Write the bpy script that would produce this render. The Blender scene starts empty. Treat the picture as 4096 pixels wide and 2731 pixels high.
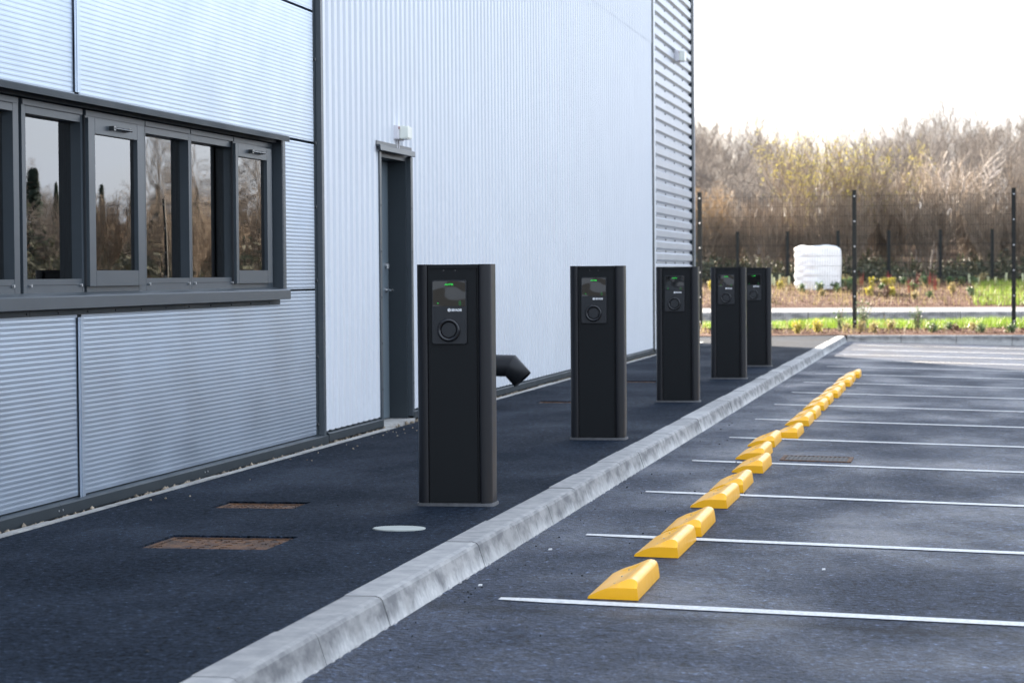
import bpy, bmesh, math, random
import numpy as np
from mathutils import Vector, Matrix
R = math.radians
random.seed(7); rng = np.random.default_rng(7)
scene = bpy.context.scene
col = scene.collection

# ------------------------------------------------------------------ camera
yaw, pit, roll = 0.18433163, 0.02813656, -0.00748236
f_ = Vector((-math.sin(yaw)*math.cos(pit), math.cos(yaw)*math.cos(pit), -math.sin(pit)))
r0 = Vector((math.cos(yaw), math.sin(yaw), 0)); u0 = r0.cross(f_)
r_ = r0*math.cos(roll) + u0*math.sin(roll); u_ = -r0*math.sin(roll) + u0*math.cos(roll)
cd = bpy.data.cameras.new('camera'); cam = bpy.data.objects.new('camera', cd); col.objects.link(cam)
M4 = Matrix((( r_.x, u_.x, -f_.x, 0), (r_.y, u_.y, -f_.y, 0), (r_.z, u_.z, -f_.z, 1.2), (0, 0, 0, 1)))
cam.matrix_world = M4
cd.lens = 85; cd.sensor_width = 36; cd.clip_start = 0.05; cd.clip_end = 3000
cd.dof.use_dof = True; cd.dof.focus_distance = 13.0; cd.dof.aperture_fstop = 6.0
scene.camera = cam

# ------------------------------------------------------------------ sky, sun, exposure
SUN_EL, SUN_AZ = R(19), math.atan2(-0.6, 0.8)          # azimuth from +Y towards +X
world = bpy.data.worlds.new('World'); scene.world = world; world.use_nodes = True
wn, wl = world.node_tree.nodes, world.node_tree.links
wn.clear()
wo = wn.new('ShaderNodeOutputWorld'); bg = wn.new('ShaderNodeBackground')
sky = wn.new('ShaderNodeTexSky'); sky.sky_type = 'NISHITA'; sky.sun_disc = False
sky.sun_elevation = SUN_EL; sky.sun_rotation = SUN_AZ
sky.air_density = 1.0; sky.dust_density = 2.5; sky.ozone_density = 1.0
# thin procedural cloud spread over the sky
tc = wn.new('ShaderNodeTexCoord'); mp = wn.new('ShaderNodeMapping'); mp.inputs['Scale'].default_value = (1, 1, 2.6)
nz = wn.new('ShaderNodeTexNoise'); nz.inputs['Scale'].default_value = 2.3; nz.inputs['Detail'].default_value = 7; nz.inputs['Roughness'].default_value = .6
cr = wn.new('ShaderNodeValToRGB'); cr.color_ramp.elements[0].position = .36; cr.color_ramp.elements[1].position = .66
cr.color_ramp.elements[0].color = (.6, .6, .6, 1); cr.color_ramp.elements[1].color = (.95, .95, .95, 1)
bw = wn.new('ShaderNodeRGBToBW'); tint = wn.new('ShaderNodeMix'); tint.data_type = 'RGBA'; tint.blend_type = 'MULTIPLY'; tint.inputs[0].default_value = 1
tint.inputs['B'].default_value = (1.3, 1.48, 1.75, 1)
mx = wn.new('ShaderNodeMix'); mx.data_type = 'RGBA'
wl.new(tc.outputs['Generated'], mp.inputs['Vector']); wl.new(mp.outputs['Vector'], nz.inputs['Vector']); wl.new(nz.outputs['Fac'], cr.inputs['Fac'])
wl.new(cr.outputs['Color'], mx.inputs[0]); wl.new(sky.outputs['Color'], mx.inputs['A'])
mx.inputs['B'].default_value = (4.35, 4.85, 5.75, 1)
wl.new(mx.outputs['Result'], bg.inputs['Color']); bg.inputs['Strength'].default_value = 0.06
wl.new(bg.outputs['Background'], wo.inputs['Surface'])
ld = bpy.data.lights.new('sun', 'SUN'); ld.energy = 5.0; ld.angle = R(.5); ld.color = (1, .88, .73)
sun = bpy.data.objects.new('sun', ld); col.objects.link(sun)
sd = Vector((math.sin(SUN_AZ)*math.cos(SUN_EL), math.cos(SUN_AZ)*math.cos(SUN_EL), math.sin(SUN_EL)))
sun.rotation_euler = sd.to_track_quat('Z', 'Y').to_euler()
vs = scene.view_settings; vs.view_transform = 'Standard'; vs.look = 'None'; vs.gamma = 1; vs.use_curve_mapping = False
vs.exposure = 2.95
scene.render.engine = 'CYCLES'; scene.cycles.use_denoising = True
scene.cycles.max_bounces = 8; scene.cycles.caustics_reflective = False; scene.cycles.caustics_refractive = False
scene.cycles.sample_clamp_indirect = 8

# ------------------------------------------------------------------ helpers
class MB:
    """collects shapes, links them as ONE mesh object"""
    def __init__(s): s.v = []; s.f = []; s.sm = []
    def add(s, vs, fs, smooth=False):
        o = len(s.v); s.v += [tuple(p) for p in vs]
        for f in fs: s.f.append(tuple(i+o for i in f)); s.sm.append(smooth)
        return s
    def box(s, x0, x1, y0, y1, z0, z1):
        v = [(x, y, z) for x in (x0, x1) for y in (y0, y1) for z in (z0, z1)]
        return s.add(v, [(0, 1, 3, 2), (4, 6, 7, 5), (0, 4, 5, 1), (2, 3, 7, 6), (0, 2, 6, 4), (1, 5, 7, 3)])
    def prism_y(s, prof, y0, y1, smooth=False, cap=True):     # prof: (x,z) closed loop
        n = len(prof); v = [(x, y0, z) for x, z in prof] + [(x, y1, z) for x, z in prof]
        s.add(v, [(i, (i+1) % n, (i+1) % n + n, i+n) for i in range(n)], smooth)
        if cap: s.add(v, [tuple(range(n))[::-1], tuple(range(n, 2*n))])
        return s
    def prism_z(s, prof, z0, z1, smooth=False, cap=True):     # prof: (x,y) closed loop
        n = len(prof); v = [(x, y, z0) for x, y in prof] + [(x, y, z1) for x, y in prof]
        s.add(v, [(i, (i+1) % n, (i+1) % n + n, i+n) for i in range(n)], smooth)
        if cap: s.add(v, [tuple(range(n))[::-1], tuple(range(n, 2*n))])
        return s
    def tube(s, pts, rad, n=12, cap=True, smooth=True):
        pts = [Vector(p) for p in pts]; rad = rad if isinstance(rad, (list, tuple)) else [rad]*len(pts)
        rings = []
        up = Vector((0, 0, 1))
        for i, p in enumerate(pts):
            d = ((pts[min(i+1, len(pts)-1)]-p).normalized() + (p-pts[max(i-1, 0)]).normalized()).normalized()
            a = d.cross(up) if abs(d.dot(up)) < .95 else d.cross(Vector((1, 0, 0)))
            a.normalize(); b = d.cross(a)
            rings.append([p + (a*math.cos(2*math.pi*k/n) + b*math.sin(2*math.pi*k/n))*rad[i] for k in range(n)])
        v = [q for r in rings for q in r]; f = []
        for i in range(len(pts)-1):
            for k in range(n): f.append((i*n+k, i*n+(k+1) % n, (i+1)*n+(k+1) % n, (i+1)*n+k))
        s.add(v, f, smooth)
        if cap: s.add(v, [tuple(range(n))[::-1], tuple((len(pts)-1)*n+k for k in range(n))])
        return s
    def cyl(s, c, axis, r, h, n=16, r2=None):
        c = Vector(c); a = Vector(axis).normalized()
        return s.tube([c, c+a*h], [r, r if r2 is None else r2], n)
    def build(s, name, mat, parent=None, bevel=0, base=None):
        me = bpy.data.meshes.new(name)
        b = Vector(base) if base is not None else (Vector(parent.get('_b', (0, 0, 0))) if parent else Vector((0, 0, 0)))
        me.from_pydata([Vector(p)-b for p in s.v], [], s.f)
        me.polygons.foreach_set('use_smooth', s.sm); me.update()
        bm = bmesh.new(); bm.from_mesh(me); bmesh.ops.recalc_face_normals(bm, faces=bm.faces)
        if bevel: bmesh.ops.bevel(bm, geom=[e for e in bm.edges if len(e.link_faces) == 2 and e.calc_face_angle(0) > .7], offset=bevel, segments=2, affect='EDGES')
        bm.to_mesh(me); bm.free()
        for m in (mat if isinstance(mat, (list, tuple)) else [mat]): me.materials.append(m)
        o = bpy.data.objects.new(name, me); col.objects.link(o)
        if parent: o.parent = parent
        elif base is not None: o.location = b
        return o
BASES = {}
def thing(name, label, cat, base, group=None):
    o = bpy.data.objects.new(name, None); col.objects.link(o); o.location = base; o.empty_display_size = .2
    o['label'] = label; o['category'] = cat
    if group: o['group'] = group
    return o
def sub(mb, name, mat, root, base=(0, 0, 0), bevel=0):       # mb in world coordinates, base = world place of the thing
    o = mb.build(name, mat, None, bevel, base=base); o.location = (0, 0, 0); o.parent = root
    return o
def each(items, name, m, root, base, fn):
    for it in items: mb = MB(); fn(mb, it); sub(mb, name, m, root, base)
def tag(o, label=None, cat=None, group=None, kind=None):
    if label: o['label'] = label
    if cat: o['category'] = cat
    if group: o['group'] = group
    if kind: o['kind'] = kind
    return o
def struct(o): o['kind'] = 'structure'; return o
def copy_tree(o, parent=None):
    c = o.copy(); col.objects.link(c)
    if parent: c.parent = parent
    for ch in [x for x in bpy.data.objects if x.parent is o]: copy_tree(ch, c)
    return c

# ------------------------------------------------------------------ materials
def mat(name, c, rough=.6, metal=0, spec=.5, nscale=0, namt=.15, bump=0, bscale=80, coord='Object', stretch=(1, 1, 1), rvar=0, rscale=2, island=0, c2=None, coat=0, trans=0):
    m = bpy.data.materials.new(name); m.use_nodes = True; n, l = m.node_tree.nodes, m.node_tree.links
    p = n['Principled BSDF']; p.inputs['Base Color'].default_value = (*c, 1); p.inputs['Roughness'].default_value = rough
    p.inputs['Metallic'].default_value = metal; p.inputs['Specular IOR Level'].default_value = spec
    if coat: p.inputs['Coat Weight'].default_value = coat
    t = n.new('ShaderNodeTexCoord'); mpn = n.new('ShaderNodeMapping'); mpn.inputs['Scale'].default_value = stretch
    l.new(t.outputs[coord], mpn.inputs['Vector'])
    out = None
    if nscale:
        a = n.new('ShaderNodeTexNoise'); a.inputs['Scale'].default_value = nscale; a.inputs['Detail'].default_value = 6; a.inputs['Roughness'].default_value = .65
        l.new(mpn.outputs['Vector'], a.inputs['Vector'])
        k = n.new('ShaderNodeValToRGB'); k.color_ramp.elements[0].position = .3; k.color_ramp.elements[1].position = .7
        lo = c2 if c2 else tuple(x*(1-namt) for x in c); hi = tuple(min(1, x*(1+namt)) for x in c) if not c2 else c
        k.color_ramp.elements[0].color = (*lo, 1); k.color_ramp.elements[1].color = (*hi, 1)
        l.new(a.outputs['Fac'], k.inputs['Fac']); out = k.outputs['Color']
    if island:
        g = n.new('ShaderNodeNewGeometry'); mr = n.new('ShaderNodeMapRange'); mr.inputs['To Min'].default_value = 1-island; mr.inputs['To Max'].default_value = 1+island
        l.new(g.outputs['Random Per Island'], mr.inputs['Value'])
        mm = n.new('ShaderNodeMix'); mm.data_type = 'RGBA'; mm.blend_type = 'MULTIPLY'; mm.inputs[0].default_value = 1
        if out: l.new(out, mm.inputs['A'])
        else: mm.inputs['A'].default_value = (*c, 1)
        l.new(mr.outputs['Result'], mm.inputs['B']); out = mm.outputs['Result']
    if out: l.new(out, p.inputs['Base Color'])
    if rvar:
        a = n.new('ShaderNodeTexNoise'); a.inputs['Scale'].default_value = rscale; a.inputs['Detail'].default_value = 4
        l.new(mpn.outputs['Vector'], a.inputs['Vector'])
        mr = n.new('ShaderNodeMapRange'); mr.inputs['From Min'].default_value = .3; mr.inputs['From Max'].default_value = .7
        mr.inputs['To Min'].default_value = rough-rvar; mr.inputs['To Max'].default_value = rough+rvar
        l.new(a.outputs['Fac'], mr.inputs['Value']); l.new(mr.outputs['Result'], p.inputs['Roughness'])
    if bump:
        a = n.new('ShaderNodeTexNoise'); a.inputs['Scale'].default_value = bscale; a.inputs['Detail'].default_value = 3
        l.new(mpn.outputs['Vector'], a.inputs['Vector'])
        b = n.new('ShaderNodeBump'); b.inputs['Strength'].default_value = min(1, bump); b.inputs['Distance'].default_value = .01*max(1, bump)
        l.new(a.outputs['Fac'], b.inputs['Height']); l.new(b.outputs['Normal'], p.inputs['Normal'])
    if trans:
        tr = n.new('ShaderNodeBsdfTranslucent'); ms = n.new('ShaderNodeMixShader'); ms.inputs[0].default_value = trans
        if out: l.new(out, tr.inputs['Color'])
        else: tr.inputs['Color'].default_value = (*c, 1)
        l.new(p.outputs['BSDF'], ms.inputs[1]); l.new(tr.outputs['BSDF'], ms.inputs[2]); l.new(ms.outputs['Shader'], n['Material Output'].inputs['Surface'])
    return m

def asphalt(name, base, lo, rlo, rhi, pscale, bump, gscale=170, spec=.4, bd=.004, seam=False):
    m = bpy.data.materials.new(name); m.use_nodes = True; n, l = m.node_tree.nodes, m.node_tree.links
    p = n['Principled BSDF']; t = n.new('ShaderNodeTexCoord')
    def noise(sc, det=3, st=(1, 1, 1), ro=.6):
        mpn = n.new('ShaderNodeMapping'); mpn.inputs['Scale'].default_value = st; l.new(t.outputs['Object'], mpn.inputs['Vector'])
        a = n.new('ShaderNodeTexNoise'); a.inputs['Scale'].default_value = sc; a.inputs['Detail'].default_value = det; a.inputs['Roughness'].default_value = ro
        l.new(mpn.outputs['Vector'], a.inputs['Vector']); return a.outputs['Fac']
    g1 = noise(gscale, 3); g2 = noise(gscale*.36, 4)
    ga = n.new('ShaderNodeMath'); ga.operation = 'MULTIPLY_ADD'; ga.inputs[1].default_value = .5; l.new(g1, ga.inputs[0])
    gb = n.new('ShaderNodeMath'); gb.operation = 'MULTIPLY'; gb.inputs[1].default_value = .5; l.new(g2, gb.inputs[0]); l.new(gb.outputs[0], ga.inputs[2]); g = ga.outputs[0]; patch = noise(pscale, 5, (1, .55, 1)); 
    k = n.new('ShaderNodeValToRGB'); k.color_ramp.elements[0].position = .40; k.color_ramp.elements[1].position = .60
    k.color_ramp.elements[0].color = (*lo, 1); k.color_ramp.elements[1].color = (*base, 1); e3 = k.color_ramp.elements.new(.68); e3.color = tuple(min(1, x*4.5) for x in base)+(1,); l.new(g, k.inputs['Fac'])  # last stop paints sparse glints into the grain colour
    # random darker and paler patches, on the same noise as the roughness
    k2 = n.new('ShaderNodeValToRGB'); k2.color_ramp.elements[0].position = .38; k2.color_ramp.elements[1].position = .62
    k2.color_ramp.elements[0].color = (.82, .82, .82, 1); k2.color_ramp.elements[1].color = (1.12, 1.12, 1.14, 1); l.new(patch, k2.inputs['Fac'])
    mm = n.new('ShaderNodeMix'); mm.data_type = 'RGBA'; mm.blend_type = 'MULTIPLY'; mm.inputs[0].default_value = 1
    l.new(k.outputs['Color'], mm.inputs['A']); l.new(k2.outputs['Color'], mm.inputs['B']); l.new(mm.outputs['Result'], p.inputs['Base Color'])
    if seam:                                              # dark laying seam running across the bays
        sx = n.new('ShaderNodeSeparateXYZ'); l.new(t.outputs['Object'], sx.inputs[0])
        def mth(op, a, b):
            q = n.new('ShaderNodeMath'); q.operation = op
            for i, v in enumerate((a, b)):
                if isinstance(v, (int, float)): q.inputs[i].default_value = v
                else: l.new(v, q.inputs[i])
            return q.outputs[0]
        w_ = noise(1.7, 3)
        d_ = mth('ADD', mth('ADD', sx.outputs['Y'], mth('MULTIPLY', sx.outputs['X'], .052)), mth('MULTIPLY', w_, .25))
        d_ = mth('ABSOLUTE', mth('SUBTRACT', d_, 9.32), 0)
        sm = n.new('ShaderNodeMapRange'); sm.inputs['From Min'].default_value = .03; sm.inputs['From Max'].default_value = .12; sm.inputs['To Min'].default_value = .5; sm.inputs['To Max'].default_value = 1
        l.new(d_, sm.inputs['Value']); m3 = n.new('ShaderNodeMix'); m3.data_type = 'RGBA'; m3.blend_type = 'MULTIPLY'; m3.inputs[0].default_value = 1
        l.new(mm.outputs['Result'], m3.inputs['A']); l.new(sm.outputs['Result'], m3.inputs['B']); l.new(m3.outputs['Result'], p.inputs['Base Color'])
    mr = n.new('ShaderNodeMapRange'); mr.inputs['From Min'].default_value = .36; mr.inputs['From Max'].default_value = .64
    mr.inputs['To Min'].default_value = rhi; mr.inputs['To Max'].default_value = rlo
    l.new(patch, mr.inputs['Value']); l.new(mr.outputs['Result'], p.inputs['Roughness'])
    b = n.new('ShaderNodeBump'); b.inputs['Strength'].default_value = bump; b.inputs['Distance'].default_value = bd
    l.new(g, b.inputs['Height']); l.new(b.outputs['Normal'], p.inputs['Normal']); p.inputs['Specular IOR Level'].default_value = spec
    return m

A_car = asphalt('damp_asphalt', (.05, .066, .104), (.0012, .002, .004), .40, .72, 1.0, 1.0, 75, .15, .02, True)
A_pav = asphalt('fresh_asphalt', (.024, .034, .052), (.0015, .003, .005), .66, .9, 1.1, .9, 75, .05, .008)
A_road = asphalt('worn_asphalt', (.16, .16, .16), (.09, .09, .09), .6, .8, .5, .4, 60)
m_line = mat('line_paint', (.74, .74, .72), .6, nscale=55, c2=(.42, .42, .42), bump=.5, bscale=120)
m_kerb = None
def concrete(name, c, dark, streak=True):
    m = bpy.data.materials.new(name); m.use_nodes = True; n, l = m.node_tree.nodes, m.node_tree.links
    p = n['Principled BSDF']; p.inputs['Roughness'].default_value = .85; t = n.new('ShaderNodeTexCoord')
    def noise(sc, st, det=6):
        mpn = n.new('ShaderNodeMapping'); mpn.inputs['Scale'].default_value = st; l.new(t.outputs['Object'], mpn.inputs['Vector'])
        a = n.new('ShaderNodeTexNoise'); a.inputs['Scale'].default_value = sc; a.inputs['Detail'].default_value = det; a.inputs['Roughness'].default_value = .7
        l.new(mpn.outputs['Vector'], a.inputs['Vector']); return a.outputs['Fac']
    a = noise(13, (1, 1.3, .5) if streak else (1, 1, 1)); b_ = noise(3.6, (1, .8, 1.3)); c_ = noise(120, (1, 1, 1), 2)
    k = n.new('ShaderNodeValToRGB'); k.color_ramp.elements[0].position = .36; k.color_ramp.elements[1].position = .6
    k.color_ramp.elements[0].color = (*dark, 1); k.color_ramp.elements[1].color = (*c, 1)
    ad = n.new('ShaderNodeMath'); ad.operation = 'MULTIPLY_ADD'; ad.inputs[1].default_value = .55; l.new(a, ad.inputs[0])
    m2 = n.new('ShaderNodeMath'); m2.operation = 'MULTIPLY'; m2.inputs[1].default_value = .45; l.new(b_, m2.inputs[0]); l.new(m2.outputs[0], ad.inputs[2])
    l.new(ad.outputs[0], k.inputs['Fac'])
    g = n.new('ShaderNodeNewGeometry'); mr = n.new('ShaderNodeMapRange'); mr.inputs['To Min'].default_value = .8; mr.inputs['To Max'].default_value = 1.12
    l.new(g.outputs['Random Per Island'], mr.inputs['Value'])
    mm = n.new('ShaderNodeMix'); mm.data_type = 'RGBA'; mm.blend_type = 'MULTIPLY'; mm.inputs[0].default_value = 1
    l.new(k.outputs['Color'], mm.inputs['A']); l.new(mr.outputs['Result'], mm.inputs['B']); l.new(mm.outputs['Result'], p.inputs['Base Color'])
    bp = n.new('ShaderNodeBump'); bp.inputs['Strength'].default_value = .35; bp.inputs['Distance'].default_value = .003; l.new(c_, bp.inputs['Height']); l.new(bp.outputs['Normal'], p.inputs['Normal'])
    return m
m_kerb = concrete('kerb_concrete', (.43, .425, .41), (.19, .19, .2))
def kerb_material():
    m = bpy.data.materials.new('kerb_concrete'); m.use_nodes = True; n, l = m.node_tree.nodes, m.node_tree.links
    p = n['Principled BSDF']; p.inputs['Roughness'].default_value = .85; t = n.new('ShaderNodeTexCoord'); g = n.new('ShaderNodeNewGeometry')
    def noise(sc, st=(1, 1, 1), det=5, ro=.65):
        mpn = n.new('ShaderNodeMapping'); mpn.inputs['Scale'].default_value = st; l.new(t.outputs['Object'], mpn.inputs['Vector'])
        a = n.new('ShaderNodeTexNoise'); a.inputs['Scale'].default_value = sc; a.inputs['Detail'].default_value = det; a.inputs['Roughness'].default_value = ro
        l.new(mpn.outputs['Vector'], a.inputs['Vector']); return a.outputs['Fac']
    def mth(op, a, b):
        q = n.new('ShaderNodeMath'); q.operation = op
        for i, v in enumerate((a, b)):
            if isinstance(v, (int, float)): q.inputs[i].default_value = v
            else: l.new(v, q.inputs[i])
        return q.outputs[0]
    def ramp(f, a, b, ca, cb):
        k = n.new('ShaderNodeValToRGB'); k.color_ramp.elements[0].position = a; k.color_ramp.elements[1].position = b
        k.color_ramp.elements[0].color = (*ca, 1); k.color_ramp.elements[1].color = (*cb, 1); l.new(f, k.inputs['Fac']); return k.outputs['Color']
    def mix(f, a, b, bl='MIX'):
        q = n.new('ShaderNodeMix'); q.data_type = 'RGBA'; q.blend_type = bl
        if isinstance(f, (int, float)): q.inputs[0].default_value = f
        else: l.new(f, q.inputs[0])
        l.new(a, q.inputs['A']); l.new(b, q.inputs['B']); return q.outputs['Result']
    sx = n.new('ShaderNodeSeparateXYZ'); l.new(t.outputs['Object'], sx.inputs[0]); nx = n.new('ShaderNodeSeparateXYZ'); l.new(g.outputs['Normal'], nx.inputs[0])
    mott = noise(34, det=4)
    face = ramp(noise(4.2, (1, 1, 2), 4), .40, .6, (.15, .149, .15), (.32, .313, .30))
    # lime bloom that has run up in streaks from the foot of the face
    bloom = mth('ADD', mth('MULTIPLY', sx.outputs['Z'], -7.5), mth('ADD', mth('MULTIPLY', noise(26, (1, 1, .5), 3), .45), mth('MULTIPLY', noise(3.1, (1, 1, .3)), 1.5)))
    bm_ = ramp(bloom, .0, 1.0, (0, 0, 0), (1, 1, 1)); bmr = n.new('ShaderNodeMapRange'); bmr.inputs['From Min'].default_value = 1.4; bmr.inputs['From Max'].default_value = 1.8; l.new(bloom, bmr.inputs['Value'])
    lime = ramp(mott, .35, .65, (.40, .40, .39), (.54, .53, .51))
    f1 = mix(bmr.outputs['Result'], face, lime)
    top = ramp(noise(9), .36, .64, (.24, .24, .24), (.35, .343, .33))
    isT = n.new('ShaderNodeMapRange'); isT.inputs['From Min'].default_value = .6; isT.inputs['From Max'].default_value = .9; l.new(nx.outputs['Z'], isT.inputs['Value'])
    c1 = mix(isT.outputs['Result'], f1, top)
    mr = n.new('ShaderNodeMapRange'); mr.inputs['To Min'].default_value = .84; mr.inputs['To Max'].default_value = 1.14; l.new(g.outputs['Random Per Island'], mr.inputs['Value'])
    cb = n.new('ShaderNodeCombineColor'); [l.new(mr.outputs['Result'], cb.inputs[i]) for i in range(3)]
    l.new(mix(1.0, c1, cb.outputs['Color'], 'MULTIPLY'), p.inputs['Base Color'])
    bp = n.new('ShaderNodeBump'); bp.inputs['Strength'].default_value = .4; bp.inputs['Distance'].default_value = .003; l.new(mott, bp.inputs['Height']); l.new(bp.outputs['Normal'], p.inputs['Normal'])
    return m
m_kerb = kerb_material()
m_edge = concrete('edging_concrete', (.45, .44, .41), (.22, .21, .2), False)
m_silver = mat('silver_cladding', (.46, .53, .62), .37, .8, nscale=1.2, namt=.04, rvar=.05)
m_white = mat('pale_cladding', (.66, .68, .71), .42, .05, .5, nscale=1.0, namt=.03)
m_ribbed = mat('galvanised_silver_cladding', (.48, .5, .54), .4, .5, nscale=1.5, namt=.05)
m_grey = mat('anthracite_trim', (.024, .032, .038), .5, .0, .18, nscale=3, namt=.12, rvar=.06)
m_greyl = mat('anthracite_aluminium', (.05, .062, .072), .36, .05, .4, nscale=4, namt=.08)
m_dark = mat('dark_recess', (.02, .022, .025), .7)
m_door = mat('door_paint', (.022, .03, .036), .45, nscale=3, namt=.1)
m_steel = mat('brushed_steel', (.6, .6, .6), .25, 1)
m_hand = mat('dark_glossy_handle', (.03, .035, .04), .12, .3)
m_bolt = mat('bolt_head', (.05, .055, .06), .4, .3)
m_black = mat('black_powder_coat', (.007, .008, .009), .42, 0, .2, nscale=400, namt=.2, bump=.1, bscale=700)
m_col = mat('black_anodised', (.008, .008, .010), .36, .0, .35)
m_box = mat('charger_plastic', (.010, .011, .013), .5, bump=.1, bscale=500)
m_sock = mat('socket_plastic', (.01, .01, .012), .25)
m_skirt = mat('mastic', (.07, .07, .073), .6, nscale=20, namt=.3)
m_yel = mat('yellow_rubber', (.97, .465, .004), .33, 0, .5, nscale=5, namt=.05, bump=.06, bscale=220, rvar=.06, rscale=9)
m_yel2 = m_yel
m_rust = mat('rusty_iron', (.19, .085, .03), .75, .2, nscale=24, c2=(.0, .006, .012), bump=1, bscale=60)
m_grate = mat('drain_iron', (.06, .05, .045), .7, .3, nscale=20, namt=.4)
m_disc = mat('pale_concrete_disc', (.38, .4, .37), .8, nscale=12, namt=.1)
m_pipe = mat('black_pipe', (.012, .013, .015), .4, 0, .3)
m_stone = mat('gravel_stone', (.27, .22, .16), .85, island=.45)
m_mulch = mat('bark_mulch', (.085, .042, .028), .9, 0, .05, nscale=18, namt=.6, bump=1, bscale=30)
m_chip = mat('bark_chip', (.14, .07, .045), .7, 0, .2, island=.6)
m_soil = mat('verge_ground', (.1, .1, .095), .95, 0, .05, nscale=3, namt=.5)
m_grass = mat('grass_blades', (.16, .24, .03), .55, island=.45, trans=.35)
m_turf = mat('turf', (.10, .14, .03), .9, 0, .05, nscale=8, namt=.4, bump=1, bscale=30)
m_under = mat('leaf_litter', (.05, .038, .03), .95, 0, .0, nscale=2, namt=.5, bump=1, bscale=8)
m_bark = mat('branch_bark', (.2, .17, .145), .8, nscale=8, namt=.3, island=.4)
m_bark2 = mat('pale_birch_bark', (.42, .37, .33), .7, nscale=8, namt=.3)
m_bark3 = mat('brown_stem', (.26, .2, .145), .8, island=.35)
m_catkin = mat('yellow_catkin', (.38, .33, .07), .8, island=.3, trans=.3)
m_conif = mat('spruce_foliage', (.025, .045, .03), .8, island=.4)
m_ivy = mat('bramble_leaf', (.07, .075, .04), .7, island=.5, trans=.2)
m_redst = mat('red_dogwood_stem', (.35, .06, .05), .6, island=.3)
m_gold = mat('yellow_leaf', (.38, .33, .05), .6, island=.3, trans=.35)
m_gleaf = mat('green_leaf', (.07, .12, .04), .6, island=.4, trans=.3)
m_fence = mat('dark_green_black_steel', (.010, .012, .012), .65, 0, .25)
m_galv = mat('fixing_bolt', (.5, .5, .5), .4, .8)
m_wrap = mat('white_wrap', (.8, .82, .84), .35, 0, .5, nscale=3, namt=.05, bump=.8, bscale=9, stretch=(1, 1, 4), trans=.25)
m_guard = mat('pale_tree_guard', (.6, .62, .4), .6, trans=.3)
m_lamp = mat('white_lamp_body', (.72, .7, .72), .5)
m_lens = mat('lamp_diffuser', (.8, .82, .74), .2, trans=.2)
m_logo = mat('white_print', (.8, .8, .8), .5)
m_roof = mat('roof_sheet', (.3, .31, .33), .5)
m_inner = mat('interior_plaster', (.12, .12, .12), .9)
m_card = mat('grey_card', (.25, .27, .3), .8)
def emis(name, c, s):
    m = bpy.data.materials.new(name); m.use_nodes = True; p = m.node_tree.nodes['Principled BSDF']
    p.inputs['Base Color'].default_value = (0, 0, 0, 1); p.inputs['Emission Color'].default_value = (*c, 1); p.inputs['Emission Strength'].default_value = s
    return m
m_green = emis('green_display', (.04, 1, .12), .1); m_greend = emis('dim_green_display', (.03, .8, .15), .025)
def wavy_gloss(name, c, rough, bscale, bstr, spec=.5, ior=1.5, glass=False, st=(1, 1, 1)):
    m = bpy.data.materials.new(name); m.use_nodes = True; n, l = m.node_tree.nodes, m.node_tree.links
    t = n.new('ShaderNodeTexCoord'); mpn = n.new('ShaderNodeMapping'); mpn.inputs['Scale'].default_value = st; l.new(t.outputs['Object'], mpn.inputs['Vector'])
    a = n.new('ShaderNodeTexNoise'); a.inputs['Scale'].default_value = bscale; a.inputs['Detail'].default_value = 1; l.new(mpn.outputs['Vector'], a.inputs['Vector'])
    b = n.new('ShaderNodeBump'); b.inputs['Strength'].default_value = 1; b.inputs['Distance'].default_value = bstr; l.new(a.outputs['Fac'], b.inputs['Height'])
    if glass:
        fr = n.new('ShaderNodeFresnel'); fr.inputs['IOR'].default_value = ior
        gl = n.new('ShaderNodeBsdfGlossy'); gl.inputs['Roughness'].default_value = rough; l.new(b.outputs['Normal'], gl.inputs['Normal'])
        tr = n.new('ShaderNodeBsdfTransparent'); tr.inputs['Color'].default_value = (.62, .68, .66, 1)
        ms = n.new('ShaderNodeMixShader'); l.new(fr.outputs['Fac'], ms.inputs[0]); l.new(tr.outputs[0], ms.inputs[1]); l.new(gl.outputs[0], ms.inputs[2])
        l.new(ms.outputs[0], n['Material Output'].inputs['Surface'])
    else:
        p = n['Principled BSDF']; p.inputs['Base Color'].default_value = (*c, 1); p.inputs['Roughness'].default_value = rough; p.inputs['IOR'].default_value = ior
        l.new(b.outputs['Normal'], p.inputs['Normal'])
    return m
m_screen = wavy_gloss('glossy_screen', (.012, .012, .012), .03, 6, .0028, ior=1.55)
m_glass = wavy_gloss('window_glass', (0, 0, 0), .0, 1.6, .0006, glass=True, ior=3.1, st=(1, 1.6, .9))

# ------------------------------------------------------------------ ground, car park, pavement
def ZC(x): return -.16269 - .0250496*x                     # the car park falls gently to the right
def grid(name, m, xs, ys, zf, yf=None):
    mb = MB(); v = []; nx = len(xs)
    for y in ys:
        for x in xs:
            Y = yf(x, y) if yf else y
            v.append((x, Y, zf(x, Y)))
    f = [(j*nx+i, j*nx+i+1, (j+1)*nx+i+1, (j+1)*nx+i) for j in range(len(ys)-1) for i in range(nx-1)]
    mb.add(v, f); return mb.build(name, m)
struct(grid('ground', m_soil, [-900, -200, 0, 200, 900], [-400, 0, 53, 300, 2500], lambda x, y: -.95 if y < 60 else -.9))
FK = lambda x: 45.2 - .09*(x+2.1)                          # far kerb line
struct(grid('car_park', A_car, [-2.2, 4, 14, 30], [-12, 45.2], lambda x, y: ZC(x), lambda x, y: y if y < 40 else FK(x)+.02))
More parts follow.
